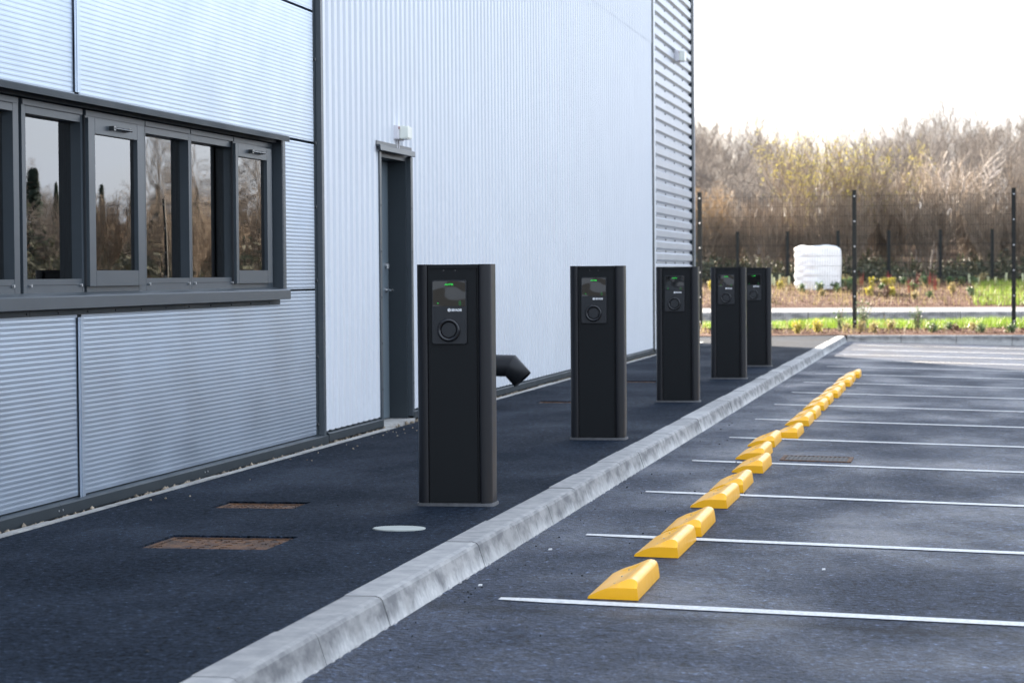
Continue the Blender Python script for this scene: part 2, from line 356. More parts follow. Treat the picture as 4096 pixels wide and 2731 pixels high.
# pavement: rectangles around the covers so that the covers sit in shallow recesses
covers = [(-3.60, -3.0, 10.18, 10.71), (-3.835, -3.39, 11.99, 12.34), (-3.90, -3.42, 22.04, 22.38), (-3.75, -3.3, 26.2, 26.6)]
def tiled(name, m, x0, x1, y0, y1, holes, z, depth=.03):
    xs = sorted({x0, x1, *[h[0] for h in holes], *[h[1] for h in holes]}); ys = sorted({y0, y1, *[h[2] for h in holes], *[h[3] for h in holes]})
    mb = MB(); zf = z if callable(z) else (lambda x: z)
    for i in range(len(xs)-1):
        for j in range(len(ys)-1):
            cx, cy = (xs[i]+xs[i+1])/2, (ys[j]+ys[j+1])/2
            if any(h[0] < cx < h[1] and h[2] < cy < h[3] for h in holes): continue
            mb.add([(xs[i], ys[j], zf(xs[i])), (xs[i+1], ys[j], zf(xs[i+1])), (xs[i+1], ys[j+1], zf(xs[i+1])), (xs[i], ys[j+1], zf(xs[i]))], [(0, 1, 2, 3)])
    for h in holes:
        a, b, c, d = h
        P = [(a, c), (b, c), (b, d), (a, d)]
        for k in range(4):
            p, q = P[k], P[(k+1) % 4]
            mb.add([(p[0], p[1], zf(p[0])), (q[0], q[1], zf(q[0])), (q[0], q[1], zf(q[0])-depth), (p[0], p[1], zf(p[0])-depth)], [(0, 1, 2, 3)])
    return mb.build(name, m)
struct(tiled('pavement', A_pav, -4.36, -2.275, -12, 44.0, covers, .0))
struct(grid('pavement', A_pav, [-40, -4.36], [41.5, 44.0], lambda x, y: -.001))
struct(grid('pavement', A_pav, [-40, -4.36, -2.275], [44.0, 45], lambda x, y: .0, lambda x, y: y if y < 44.5 else FK(x)+.12))

# kerb stones, one run along the pavement and one across the far end
def kerb_prof(h, w=.15):      # local: x across (0 = pavement side), z up, bottom buried
    return [(0, -.25), (0, 0), (w-.03, 0), (w-.012, -.005), (w-.002, -.016), (w+.035, -h-.02), (w+.035, -.25)]
mb = MB(); y = 2.35-.9144*14; k = 0
while y < 45.1:
    y1 = min(y+.9144, 45.1); dx = random.uniform(-.003, .003); dz = random.uniform(-.003, .003)
    mb.prism_y([(-2.28+dx+a, dz+b) for a, b in kerb_prof(.11)], y+.0032, y1-.0032); y = y1
struct(mb.build('kerb', m_kerb))
mb = MB(); x = -2.1; u = Vector((1, -.09, 0)).normalized()
while x < 28:
    x1 = x+1.0
    pr = [(-.0, -.8), (0, .005), (.12, .005), (.14, -.01), (.15, -.8)]
    n_ = Vector((-.09, -1, 0)).normalized()
    a = Vector((x+.004, FK(x)+.15, 0)); b = Vector((x1-.004, FK(x1)+.15, 0))
    v = [a+n_*p+Vector((0, 0, q)) for p, q in pr]+[b+n_*p+Vector((0, 0, q)) for p, q in pr]
    mb.add(v, [(i, (i+1) % 5, (i+1) % 5+5, i+5) for i in range(5)]+[(4, 3, 2, 1, 0), (5, 6, 7, 8, 9)]); x = x1
struct(mb.build('kerb', m_kerb))
# mortar that has squeezed out under the kerb face
mb = MB(); y = 3.0
while y < 36:
    L = random.uniform(.05, .22); w = random.uniform(.003, .010); h = random.uniform(.003, .012)
    z = ZC(-2.09)
    mb.add([(-2.105, y, z-.01), (-2.105, y+L, z-.01), (-2.105, y+L/2, z+h), (-2.10+w, y+L*.4, z+.0015), (-2.10+w*.6, y+L*.75, z+.0015)], [(0, 3, 2), (3, 4, 2), (4, 1, 2)])
    y += L*random.uniform(.6, 1.5)
tag(mb.build('mortar', m_kerb), 'pale rough mortar squeezed out along the foot of the kerb', 'mortar', kind='stuff')

# painted bay lines
for k in range(15):
    Y = 9.58+2.4*k; xl = -1.845+random.uniform(-.03, .03); t = math.tan(-.0422)
    mb = MB(); n = 24
    v = []
    for i in range(n+1):
        x = xl+4.8*i/n; yy = Y+(x+1.85)*t
        for s in (-1, 1): v.append((x, yy+s*(.054+random.uniform(-.002, .002)) * (.6 if i == 0 else 1), ZC(x)+.004))
    mb.add(v, [(2*i, 2*i+2, 2*i+3, 2*i+1) for i in range(n)])
    struct(mb.build('bay_line', m_line))

# edging strip and gravel against the wall
for e0, n, lab in ((4.0, 16, 'thin concrete edging along the gravel below the windows'), (19.72, 24, 'thin concrete edging along the gravel beyond the door')):
    mb = MB()
    for k in range(n): mb.box(-4.41+random.uniform(-.004, .004), -4.357, e0+k*.9+.002, e0+k*.9+.898, -.3, .004+random.uniform(-.002, .003))
    tag(mb.build('concrete_edging', m_edge), lab, 'edging')
mb = MB(); ico = [(0, 0, 1), (.9, 0, .3), (.3, .85, .3), (-.7, .5, .3), (-.7, -.5, .3), (.3, -.85, .3), (.7, .5, -.4), (-.3, .85, -.4), (-.9, 0, -.4), (-.3, -.85, -.4), (.7, -.5, -.4), (0, 0, -1)]
icf = [(0, 1, 2), (0, 2, 3), (0, 3, 4), (0, 4, 5), (0, 5, 1), (1, 6, 2), (2, 7, 3), (3, 8, 4), (4, 9, 5), (5, 10, 1), (2, 6, 7), (3, 7, 8), (4, 8, 9), (5, 9, 10), (1, 10, 6), (6, 11, 7), (7, 11, 8), (8, 11, 9), (9, 11, 10), (10, 11, 6)]
def stone(mb, c, r):
    s = [r*random.uniform(.6, 1.3) for _ in range(3)]; a = random.uniform(0, 6.3); ca, sa = math.cos(a), math.sin(a)
    mb.add([(c[0]+(x*ca-y*sa)*s[0]*random.uniform(.8, 1.1), c[1]+(x*sa+y*ca)*s[1], c[2]+z*s[2]) for x, y, z in ico], icf)
for i in range(2600):
    y = random.uniform(8, 41); 
    if 12.0 < y < 12.35 and random.random() < .8: continue
    stone(mb, (random.uniform(-4.50, -4.415), y, -.022+random.uniform(-.02, .016)), random.uniform(.008, .02))
for i in range(26): stone(mb, (random.uniform(-4.33, -4.1), random.uniform(12, 19.6), .004), random.uniform(.003, .008))
tag(mb.build('gravel', m_stone), 'buff gravel stones in the narrow gap along the foot of the wall', 'gravel', kind='stuff')
struct(MB().add([(-4.7, 4, -.045), (-4.36, 4, -.045), (-4.36, 41.4, -.045), (-4.7, 41.4, -.045)], [(0, 1, 2, 3)]).build('gravel_bed', m_dark))

# ------------------------------------------------------------------ warehouse building
WX = -4.5; BB = (WX, 20, 0)
bld = thing('warehouse_building', 'silver and white metal clad warehouse with a band of grey windows and a recessed door', 'building', BB)
def part(mb, name, m, bevel=0): return sub(mb, name, m, bld, BB, bevel)
def hpanel(y0, y1, z0, z1, pitch=.0255, d=.0006, x=WX):
    """sheet with fine horizontal ribs: real trapezoid profile"""
    n = max(1, round((z1-z0)/pitch)); p = (z1-z0)/n; pr = []
    for i in range(n):
        z = z0+i*p; pr += [(x, z), (x, z+p*.30), (x+d, z+p*.5), (x+d, z+p*.80)]
    pr.append((x, z1)); mb = MB(); m_ = len(pr)
    v = [(a, y0, b) for a, b in pr]+[(a, y1, b) for a, b in pr]
    mb.add(v, [(i, i+1, i+1+m_, i+m_) for i in range(m_-1)])
    mb.box(x-.08, x-.001, y0, y1, z0, z1)
    return mb
JY = 11.905; YE = 16.55
for (z0, z1) in ((.07, 1.088), (2.137, 3.044), (3.062, 3.97), (3.985, 4.9), (4.915, 5.83), (5.845, 6.76), (6.775, 8.0)):
    for (y0, y1) in ((5.9, JY-.03), (JY+.03, YE)):
        part(hpanel(y0, y1, z0, z1), 'cladding_panel', m_silver)
part(hpanel(15.73, YE, 1.102, 2.118), 'cladding_panel', m_silver)
for z0, z1 in ((.055, .99), (2.15, 8)):
    mb = MB(); mb.box(WX-.03, WX+.008, JY-.042, JY+.042, z0, z1); mb.box(WX-.03, WX+.012, JY-.042, JY-.03, z0, z1); mb.box(WX-.03, WX+.011, JY-.012, JY+.03, z0, z1)
    part(mb, 'joint_cover', m_silver)
mb = MB().box(WX-.082, WX-.02, 5.9, YE+.02, .05, 8)      # behind the joints: dark backing with the window opening left free
mb = MB(); mb.box(WX-.1, WX-.082, 5.9, YE+.3, 2.11, 8); mb.box(WX-.1, WX-.082, 5.9, YE+.3, .0, 1.04); mb.box(WX-.1, WX-.082, 15.73, YE+.3, 1.04, 2.11)
part(mb, 'backing_sheet', m_dark)
# channel and trim between the two claddings
mb = MB(); mb.box(WX-.07, WX-.002, YE+.01, YE+.09, .03, 8)
part(mb, 'corner_channel', m_grey)
each((.14, .62, 1.16, 1.68, 2.13, 2.72, 3.3), 'bolt', m_bolt, bld, BB, lambda mb, z: mb.cyl((WX-.004, YE+.035, z), (1, 0, 0), .012, .014, 10))
mb = MB(); mb.add([(WX-.002, YE+.09, .03), (WX+.034, YE+.095, .03), (WX+.034, YE+.155, .03), (WX-.02, YE+.16, .03)]+[(WX-.002, YE+.09, 8), (WX+.034, YE+.095, 8), (WX+.034, YE+.155, 8), (WX-.02, YE+.16, 8)],
   [(0, 1, 5, 4), (1, 2, 6, 5), (2, 3, 7, 6), (3, 0, 4, 7), (0, 3, 2, 1), (4, 5, 6, 7)])
part(mb, 'corner_trim', m_greyl)
# pale vertical corrugated sheets
def vsheet(y0, y1, z0, z1, pitch=.168, d=.03, x=WX):
    n = max(1, round((y1-y0)/pitch)); p = (y1-y0)/n; pr = []
    for i in range(n):
        y = y0+i*p
        pr += [(x+d, y), (x+d, y+p*.46), (x+.001, y+p*.56), (x+.001, y+p*.90)]
    pr.append((x+d, y1)); m_ = len(pr); mb = MB()
    mb.add([(a, b, z0) for a, b in pr]+[(a, b, z1) for a, b in pr], [(i, i+1, i+1+m_, i+m_) for i in range(m_-1)])
    return mb
DY0, DY1, DZ = 18.375, 19.525, 2.175
part(vsheet(YE+.157, DY0, .085, 4.6, x=WX), 'corrugated_sheet', m_white)
part(vsheet(DY0, DY1, DZ, 4.6, x=WX), 'corrugated_sheet', m_white)
part(vsheet(DY1, 35.28, .085, 4.6, x=WX), 'corrugated_sheet', m_white)
part(vsheet(YE+.157, 35.28, 4.55, 8.05, x=WX+.004), 'corrugated_sheet', m_white)
mb = MB(); mb.box(WX-.06, WX-.004, YE+.2, DY0-.0, 0, 8); mb.box(WX-.06, WX-.004, DY1, 35.3, 0, 8); mb.box(WX-.06, WX-.004, DY0, DY1, DZ+.02, 8)
part(mb, 'backing_sheet', m_dark)
# far bay with deep horizontal profile
def deep(y0, y1, z0, z1, pitch=.176, d=.042, x=WX-.012):
    pr = []; z = z0; 
    while z < z1: pr += [(x, z), (x, z+pitch*.16), (x+d, z+pitch*.32), (x+d, z+pitch*.84)]; z += pitch
    m_ = len(pr); mb = MB()
    mb.add([(a, y0, b) for a, b in pr]+[(a, y1, b) for a, b in pr], [(i, i+1, i+1+m_, i+m_) for i in range(m_-1)])
    return mb
part(deep(35.66, 40.56, .1, 8), 'profiled_sheet', m_ribbed)
each([(float(y), .1+.176*(.08+k)) for k in range(6, 31) for y in np.arange(36.0, 40.4, 1.2)][:100], 'fixing_screw', m_bolt, bld, BB, lambda mb, q: mb.cyl((WX-.011, q[0], q[1]), (1, 0, 0), .012, .012, 8))
mb = MB(); mb.box(WX-.05, WX+.04, 35.285, 35.45, .03, 8.1); part(mb, 'corner_trim', m_grey)
mb = MB(); mb.box(WX-.05, WX+.037, 35.452, 35.655, .03, 8.1); part(mb, 'corner_trim', m_white)
mb = MB(); mb.box(WX-.2, WX+.04, 40.57, 40.90, .0, 8.1); part(mb, 'corner_trim', m_grey)
mb = MB(); mb.box(WX+.041, WX+.05, 40.84, 40.91, .0, 8.1); part(mb, 'edge_strip', m_ribbed)
mb = MB().box(WX-.08, WX-.02, 35.5, 40.6, 0, 8); part(mb, 'backing_sheet', m_dark)
# base flashing: sloping ledge with a front lip
def flash(y0, y1, dz=0, dx=0):
    return MB().prism_y([(WX-.06, .078+dz), (WX+.028+dx, .056+dz), (WX+.036+dx, .05+dz), (WX+.036+dx, -.004+dz), (WX+.03+dx, -.006+dz), (WX+.022+dx, .04+dz), (WX-.06, .05+dz)], y0, y1)
ys = [5.9, 9.0, 11.52, 13.9, 16.76]
for a, b in zip(ys[:-1], ys[1:]): part(flash(a+.001, b-.001), 'base_flashing', m_grey)
for a, b in ((16.76, 18.42), (19.48, 22.6), (22.6, 26), (26, 30), (30, 35.5), (35.5, 40.6)): part(flash(a+.001, b-.001, .012, .004), 'base_flashing', m_grey)
each([y+s for y in ys[1:4]+[22.6, 26] for s in (-.028, .028)], 'rivet', m_galv, bld, BB, lambda mb, y: mb.cyl((WX+.035, y, .025), (1, 0, 0), .005, .004, 8))
mb = MB().box(WX-.06, WX+.0, 5.9, DY0, -.3, .04); mb.box(WX-.06, WX, DY1, 40.85, -.3, .04); part(mb, 'plinth', m_dark)
# window band --------------------------------------------------
FXx = -4.554; ZB, ZT = 1.112, 2.08; KF, KS = .990, .984; KZ = lambda z, k=.99: 1.2+(z-1.2)*k
part(MB().prism_y([(WX-.03, 2.15), (WX+.05, 2.131), (WX+.058, 2.125), (WX+.058, 2.094), (WX+.05, 2.094), (WX+.046, 2.118), (WX-.03, 2.128)], 5.9, 15.73), 'window_hood', m_grey)
part(MB().prism_y([(WX-.053, 1.118), (WX+.07, 1.104), (WX+.078, 1.098), (WX+.078, 1.04), (WX+.07, 1.038), (WX+.066, 1.09), (WX-.053, 1.10)], 5.9, 15.65), 'window_sill', m_greyl)
mb = MB(); 
for a, b in ((5.9, 11.2), (11.202, 13.6), (13.602, 15.62)): mb.box(WX-.005, WX+.012, a, b-.001, 1.004, 1.05)
for y in np.arange(9.9, 15.6, .42): mb.cyl((WX+.011, y, 1.018), (1, 0, 0), .006, .005, 8)
part(mb, 'sill_apron', m_grey)
mb = MB(); mb.box(WX-.12, WX+.012, 15.70, 15.715, 1.105, 2.118); mb.box(WX+.0005, WX+.014, 15.715, 15.775, 1.105, 2.118)
part(mb, 'window_jamb', m_greyl)
mb = MB(); mb.box(FXx-.1, FXx-.085, 5.9, 16.2, ZT-.0, 2.13); mb.box(FXx-.1, WX-.02, 5.9, 15.70, ZT+.004, 2.112)
part(mb, 'window_soffit', m_grey)
def win(y0, y1, sash, gl0, gl1, r1, seam_l=0, seam_r=0):
    y0, y1, gl0, gl1 = y0*KF, y1*KF, gl0*KF, gl1*KF
    """one light: y0..y1 outer frame, gl0..gl1 the opening in its face, glass set back"""
    z0, z1 = (ZB, ZT); fx = FXx
    gz0, gz1 = KZ(1.188), KZ(2.018)
    mb = MB()
    mb.box(fx-.07, fx, y0, gl0, z0, z1); mb.box(fx-.07, fx, gl1, y1, z0, z1)
    mb.box(fx-.07, fx-.0005, gl0, gl1, gz1, z1); mb.box(fx-.07, fx-.0005, gl0, gl1, z0, gz0)
    mb.box(fx, fx+.004, y0+.006, y1-.006, ZT-.03, ZT-.001)
    w = part(mb, 'window', m_greyl, .0012)
    if not sash:
        each((gl0+.03, gl1-.03), 'drain_cap', m_galv, w, BB, lambda b, y: b.cyl((fx, y, 1.155), (1, 0, 0), .008, .012, 10))
        b = MB(); b.box(fx-.0005, fx+.0015, gl0, gl1, 1.1565, 1.159); b.box(fx-.0005, fx+.0015, gl0-.01, gl1, 2.046, 2.0485); sub(b, 'bead_line', m_dark, w, BB)
        sub(MB().box(fx-.066, fx-.056, gl0, gl1, gz0, gz1), 'pane', m_glass, w, BB)
    else:
        X1 = fx+.028; kk = KS/KF; s0, s1 = (y0+.05)*kk, (y1-.015)*kk; mb = MB()
        g0, g1 = gl0*kk, gl1*kk
        mb.box(fx+.001, X1, s0, g0, 1.148, 2.037); mb.box(fx+.001, X1, g1, s1, 1.148, 2.037)
        mb.box(fx+.001, X1, g0, g1, 1.957, 2.037); mb.box(fx+.001, X1, g0, g1, 1.148, 1.232)
        sub(mb, 'sash', m_greyl, w, BB, .002)
        sub(MB().box(fx-.004, fx+.006, g0, g1, 1.232, 1.957), 'pane', m_glass, w, BB)
        h0 = (s0+s1)/2-.07; mb = MB(); mb.tube([(X1+.022, h0-.04, 1.998), (X1+.024, h0+.24, 1.998)], .008, 8); mb.box(X1, X1+.028, h0-.05, h0-.02, 1.986, 2.01); mb.box(X1, X1+.026, h0+.2, h0+.23, 1.989, 2.008)
        sub(mb, 'handle', m_hand, w, BB)
        b = MB(); b.box(fx+.0005, fx+.012, s0-.012, s0-.002, 1.15, 2.05); sub(b, 'gasket', m_dark, w, BB)
    return w
win(9.5, 10.50, True, 9.64, 10.38, 0)
win(10.54, 11.363, False, 10.60, 11.29, 0)
win(11.402, 12.252, False, 11.455, 12.222, 0)
win(12.288, 13.245, True, 12.44, 13.12, 0)
win(13.247, 14.075, False, 13.262, 14.042, 0)
win(14.077, 14.955, False, 14.10, 14.925, 0)
win(14.957, 15.845, True, 15.065, 15.72, 0)
win(8.4, 9.46, False, 8.46, 9.42, 0)
mb = MB(); 
for y in (11.3825*KF, 12.27*KF, 9.48*KF, 10.52*KF): mb.box(FXx-.07, FXx-.02, y-.018, y+.018, ZB, ZT)
part(mb, 'frame_gasket', m_dark)
mb = MB(); mb.box(WX-.3, WX-.135, 5.9, 15.7, 1.10, 1.165); part(mb, 'inner_sill', m_card)
# door ---------------------------------------------------------
DX = WX-.15
mb = MB(); mb.box(WX-.16, WX-.0, DY1-.11, DY1-.012, .0, DZ); part(mb, 'door_reveal', m_door)
mb = MB(); mb.box(WX-.19, WX-.0, DY0+.012, DY0+.075, .0, DZ); mb.box(WX-.19, WX, DY0+.075, DY1-.11, 2.125, DZ+.02); part(mb, 'door_reveal', m_door)
mb = MB(); mb.box(WX-.002, WX+.036, DY0-.004, DY0+.055, .03, 2.16); part(mb, 'door_trim', m_greyl)
mb = MB(); mb.box(WX-.002, WX+.036, DY1-.075, DY1-.002, .03, 2.16); part(mb, 'door_trim', m_greyl)
each([(y, float(z)) for z in np.arange(.3, 2.1, .36) for y in (DY0+.03, DY1-.04)], 'rivet', m_bolt, bld, BB, lambda mb, q: mb.cyl((WX+.036, q[0], q[1]), (1, 0, 0), .006, .005, 8))
m_leaf = mat('blue_grey_door', (.12, .15, .17), .4)
door = part(MB().box(DX-.05, DX, DY0+.09, DY1-.113, .02, 2.12), 'door', m_leaf, .002)
hy = 19.30
mb = MB(); mb.cyl((DX, hy, 1.07), (1, 0, 0), .022, .012, 14); mb.tube([(DX+.01, hy, 1.07), (DX+.06, hy, 1.07), (DX+.066, hy-.015, 1.07), (DX+.066, hy-.11, 1.072)], .009, 10); sub(mb, 'handle', m_steel, door, BB)
mb = MB(); mb.cyl((DX, hy, 1.27), (1, 0, 0), .026, .02, 14); mb.box(DX+.02, DX+.034, hy-.006, hy+.006, 1.245, 1.285); sub(mb, 'lock', m_steel, door, BB)
mb = MB(); mb.prism_y([(WX-.01, 2.215), (WX+.063, 2.207), (WX+.068, 2.203), (WX+.07, 2.165), (WX+.063, 2.16), (WX+.058, 2.192), (WX-.01, 2.195)], 18.27, 19.48)
mb.box(WX+.033, WX+.037, 18.265, 19.485, 2.2, 2.238); part(mb, 'door_hood', m_greyl)
mb = MB().box(WX-.2, WX+.05, DY0+.05, DY1-.05, -.04, .012); part(mb, 'threshold', m_edge)
# shell of the building
mb = MB(); mb.box(-26, WX-.0, 5.6, 40.88, 8.0, 8.25); part(mb, 'roof', m_roof)
mb = MB(); mb.box(-26, WX-.11, 5.6, 5.9, -.9, 8); mb.box(-26, WX-.2, 40.75, 40.88, -.9, 8); mb.box(-26, -25.8, 5.9, 40.75, -.9, 8); part(mb, 'wall', m_ribbed)
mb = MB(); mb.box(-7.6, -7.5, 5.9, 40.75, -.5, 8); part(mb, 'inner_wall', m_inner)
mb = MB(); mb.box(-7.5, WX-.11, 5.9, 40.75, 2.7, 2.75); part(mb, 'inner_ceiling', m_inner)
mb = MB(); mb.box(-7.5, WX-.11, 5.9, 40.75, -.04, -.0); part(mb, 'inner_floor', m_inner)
# small box left on the inner sill behind the second window
tag(MB().box(-4.86, -4.72, 12.62, 12.86, 1.17, 1.262).build('storage_box', m_card, base=(-4.79, 12.74, 1.17)), 'small pale box standing inside behind the window glass', 'box')

# wall lamps ---------------------------------------------------
def wall_lamp(name, label, base, s=1.0, cond=True, hz=1.0):
    x, y, z = base; t = thing(name, label, 'lamp', base, 'lamps fixed to the wall')
    sub(MB().box(x, x+.05*s, y-.13*s, y+.13*s, z-.09*s*hz, z+.09*s*hz), 'housing', m_lamp, t, base, .006*s)
    mb = MB(); v = []
    sub(MB().add([(x+.05*s, y-.09*s, z-.085*s*hz), (x+.05*s, y+.125*s, z-.085*s*hz), (x+.05*s, y+.125*s, z+.088*s*hz), (x+.05*s, y-.09*s, z+.088*s*hz),
        (x+.115*s, y-.06*s, z-.078*s*hz), (x+.115*s, y+.115*s, z-.078*s*hz), (x+.115*s, y+.115*s, z+.08*s*hz), (x+.115*s, y-.06*s, z+.08*s*hz)],
        [(0, 3, 2, 1), (4, 5, 6, 7), (0, 1, 5, 4), (1, 2, 6, 5), (2, 3, 7, 6), (3, 0, 4, 7)]), 'diffuser', m_lens, t, base, .008*s)
    sub(MB().cyl((x+.05*s, y-.11*s, z+.055*s*hz), (1, 0, 0), .011*s, .006, 12), 'sensor', mat('red_lens', (.35, .12, .1), .4), t, base)
    if cond:
        each((-.03, .04), 'conduit', m_lamp, t, base, lambda mb, d: mb.tube([(x+.012, y+d, z-.085*s*hz), (x+.012, y+d, z-.16)], .009, 8))
    return t
wall_lamp('wall_lamp', 'white bulkhead lamp mounted just above the door hood', (WX+.02, 19.0, 2.335), .95, True, .66)
wall_lamp('wall_lamp', 'grey lamp high on the far deep ribbed wall section', (WX+.03, 38.35, 4.62), 1.3, False, .75)

# elbow pipe through the wall ---------------------------------
pb = (WX, 21.3, .375)
t = thing('drain_pipe', 'short black elbow pipe sticking out of the white corrugated wall, bent down', 'pipe', pb)
y = 21.3; a = Vector((WX-.05, y, .385)); b = Vector((-3.985, y, .372)); dv = Vector((.62, -.03, -.70)).normalized(); c = b+dv*.165; r = .098
def ring(p, d, n=20, rr=r):
    d = d.normalized(); e = d.cross(Vector((0, 1, 0))).normalized(); g = d.cross(e)
    return [p+(e*math.cos(2*math.pi*k/n)+g*math.sin(2*math.pi*k/n))*rr for k in range(n)]
d1 = (b-a).normalized(); mid = (d1+dv).normalized()
def loft(rs, mb):
    n = len(rs[0]); v = [p for q in rs for p in q]
    mb.add(v, [(i*n+k, i*n+(k+1) % n, (i+1)*n+(k+1) % n, (i+1)*n+k) for i in range(len(rs)-1) for k in range(n)], False); return mb
mr_ = [p+d1*((b-p).dot(mid)/d1.dot(mid)) for p in ring(b-d1*.01, d1)]
mb = loft([ring(a, d1), mr_], MB()); [mb.sm.__setitem__(i, True) for i in range(len(mb.sm))]
sub(mb, 'pipe_body', m_pipe, t, pb)
mr2 = mr_
rr_ = [q+dv*((c-q).dot(dv)) for q in mr2]
rin = [c+(q-c)*.93 for q in rr_]; rin2 = [q-dv*.12 for q in rin]
mb = loft([mr2, rr_, rin, rin2], MB()); [mb.sm.__setitem__(i, True) for i in range(len(mb.sm))]
sub(mb, 'spout', m_pipe, t, pb)
sub(MB().tube([a+Vector((.052, 0, 0)), a+Vector((.085, 0, 0))], .125, 24), 'wall_collar', m_pipe, t, pb)

# ------------------------------------------------------------------ covers in the pavement
def cover(h, label, ribs=True, zt=-.012):
    x0, x1, y0, y1 = h; g = .012; t = thing('access_cover', label, 'manhole cover', ((x0+x1)/2, (y0+y1)/2, -.03), 'rusty covers set in the pavement'); B = ((x0+x1)/2, (y0+y1)/2, -.03)
    mb = MB()
    for a in ((x0+.001, x0+.025, y0+.001, y1-.001), (x1-.025, x1-.001, y0+.001, y1-.001), (x0+.025, x1-.025, y0+.001, y0+.025), (x0+.025, x1-.025, y1-.025, y1-.001)): mb.box(*a, -.05, zt+.002)
    sub(mb, 'frame', m_rust, t, B)
    mb = MB(); cx = (x0+x1)/2
    mb.box(x0+.03, cx-.003, y0+.03, y1-.03, -.05, zt-.002); mb.box(cx+.003, x1-.03, y0+.03, y1-.03, -.05, zt-.002)
    n = 11
    for i in range(n):
        for j in range(n):
            if random.random() < .5: continue
            px = x0+.05+(x1-x0-.1)*i/(n-1); py = y0+.05+(y1-y0-.1)*j/(n-1)
            if (i+j) % 2: mb.box(px-.014, px+.014, py-.004, py+.004, zt-.004, zt+.0005)
            else: mb.box(px-.004, px+.004, py-.014, py+.014, zt-.004, zt+.0005)
    sub(mb, 'plate', m_rust, t, B); return t
cover(covers[0], 'largest rusty iron cover, set in the pavement nearest the camera')
cover(covers[1], 'smaller rusty iron cover behind the largest one, near the windows')
cover(covers[2], 'rusty iron cover in the pavement just beyond the elbow pipe, between two posts')
cover(covers[3], 'small far rusty cover half hidden behind the third charging post')
n = 40; cc = (-2.615, 11.085); mb = MB()
mb.prism_z([(cc[0]+.125*math.cos(2*math.pi*k/n)*random.uniform(.98, 1.02), cc[1]+.105*math.sin(2*math.pi*k/n)*random.uniform(.98, 1.02)) for k in range(n)], -.02, .005)
tag(mb.build('marker_disc', m_disc, base=(cc[0], cc[1], 0)), 'round pale flat disc set in the dark pavement before the nearest post', 'disc')
# drain grate in the car park
x0, x1, y0, y1 = -1.27, -.77, 17.05, 17.5
B = (-1.02, 17.27, ZC(-1)); t = thing('drain_grate', 'dark rectangular iron drain grate set in the car park', 'drain', B)
def slab(mb, a, b, c, d, h0, h1): mb.add([(x, y, ZC(x)+h) for x in (a, b) for y in (c, d) for h in (h0, h1)], [(0, 1, 3, 2), (4, 6, 7, 5), (0, 4, 5, 1), (2, 3, 7, 6), (0, 2, 6, 4), (1, 5, 7, 3)])
mb = MB()
for a in ((x0, x0+.03, y0, y1), (x1-.03, x1, y0, y1), (x0+.03, x1-.03, y0, y0+.03), (x0+.03, x1-.03, y1-.03, y1)): slab(mb, *a, -.01, .007)
sub(mb, 'frame', m_rust, t, B)
mb = MB(); slab(mb, x0+.031, x1-.031, y0+.031, y1-.031, -.01, .0025); sub(mb, 'pit', m_dark, t, B)
mb = MB()
for i in range(14): slab(mb, x0+.035+i*.031, x0+.052+i*.031, y0+.032, y1-.032, -.008, .006)
sub(mb, 'grid', m_grate, t, B)
# crumbs and scraps
mb = MB()
for i in range(150):
    y = 7+24*random.random()**1.3; x = random.choice([-2.03+abs(random.gauss(0, .06)), random.uniform(-3.6, -2.4), random.uniform(-2, -1.2)])
    if -2.3 < x < -2.09: continue
    stone(mb, (x, y, (ZC(x) if x > -2.2 else 0)+.002), random.uniform(.002, .007))
tag(mb.build('asphalt_crumbs', m_dark), 'loose dark crumbs of asphalt scattered beside the kerb', 'crumbs', kind='stuff')
for (x, y, lab) in ((-1.93, 11.3, 'tiny white paper scrap lying beside the kerb near the second bay line'), (-.62, 9.0+1.95, 'tiny white scrap lying on the tarmac just past the first bay'), (-2.0, 9.75+.2, 'tiny pale chip on the tarmac by the kerb, left of the first bay line')):
    mb = MB().prism_z([(x-.006, y-.012), (x+.010, y-.008), (x+.007, y+.014), (x-.005, y+.009)], ZC(x)+.001, ZC(x)+.006)
    tag(mb.build('paper_scrap', m_logo, base=(x, y, ZC(x))), lab, 'litter')

# ------------------------------------------------------------------ charging posts
def text_mb(txt, size, x, y, z, align='LEFT', bold=0, shear=0, xs=1):
    cu = bpy.data.curves.new('t', 'FONT'); cu.body = txt; cu.size = size; cu.align_x = align; cu.offset = bold; cu.shear = shear; cu.resolution_u = 3
    ob = bpy.data.objects.new('t', cu); col.objects.link(ob)
    dg = bpy.context.evaluated_depsgraph_get(); me = bpy.data.meshes.new_from_object(ob.evaluated_get(dg))
    mb = MB(); mb.add([(x+v.co.x*xs, y, z+v.co.y) for v in me.vertices], [tuple(p.vertices) for p in me.polygons])
    bpy.data.objects.remove(ob); bpy.data.curves.remove(cu); bpy.data.meshes.remove(me); return mb
def arc(cx, cy, r, a0, a1, n): return [(cx+r*math.cos(R(a0+(a1-a0)*i/n)), cy+r*math.sin(R(a0+(a1-a0)*i/n))) for i in range(n+1)]
HW, HD, HH = .196, .088, 1.249
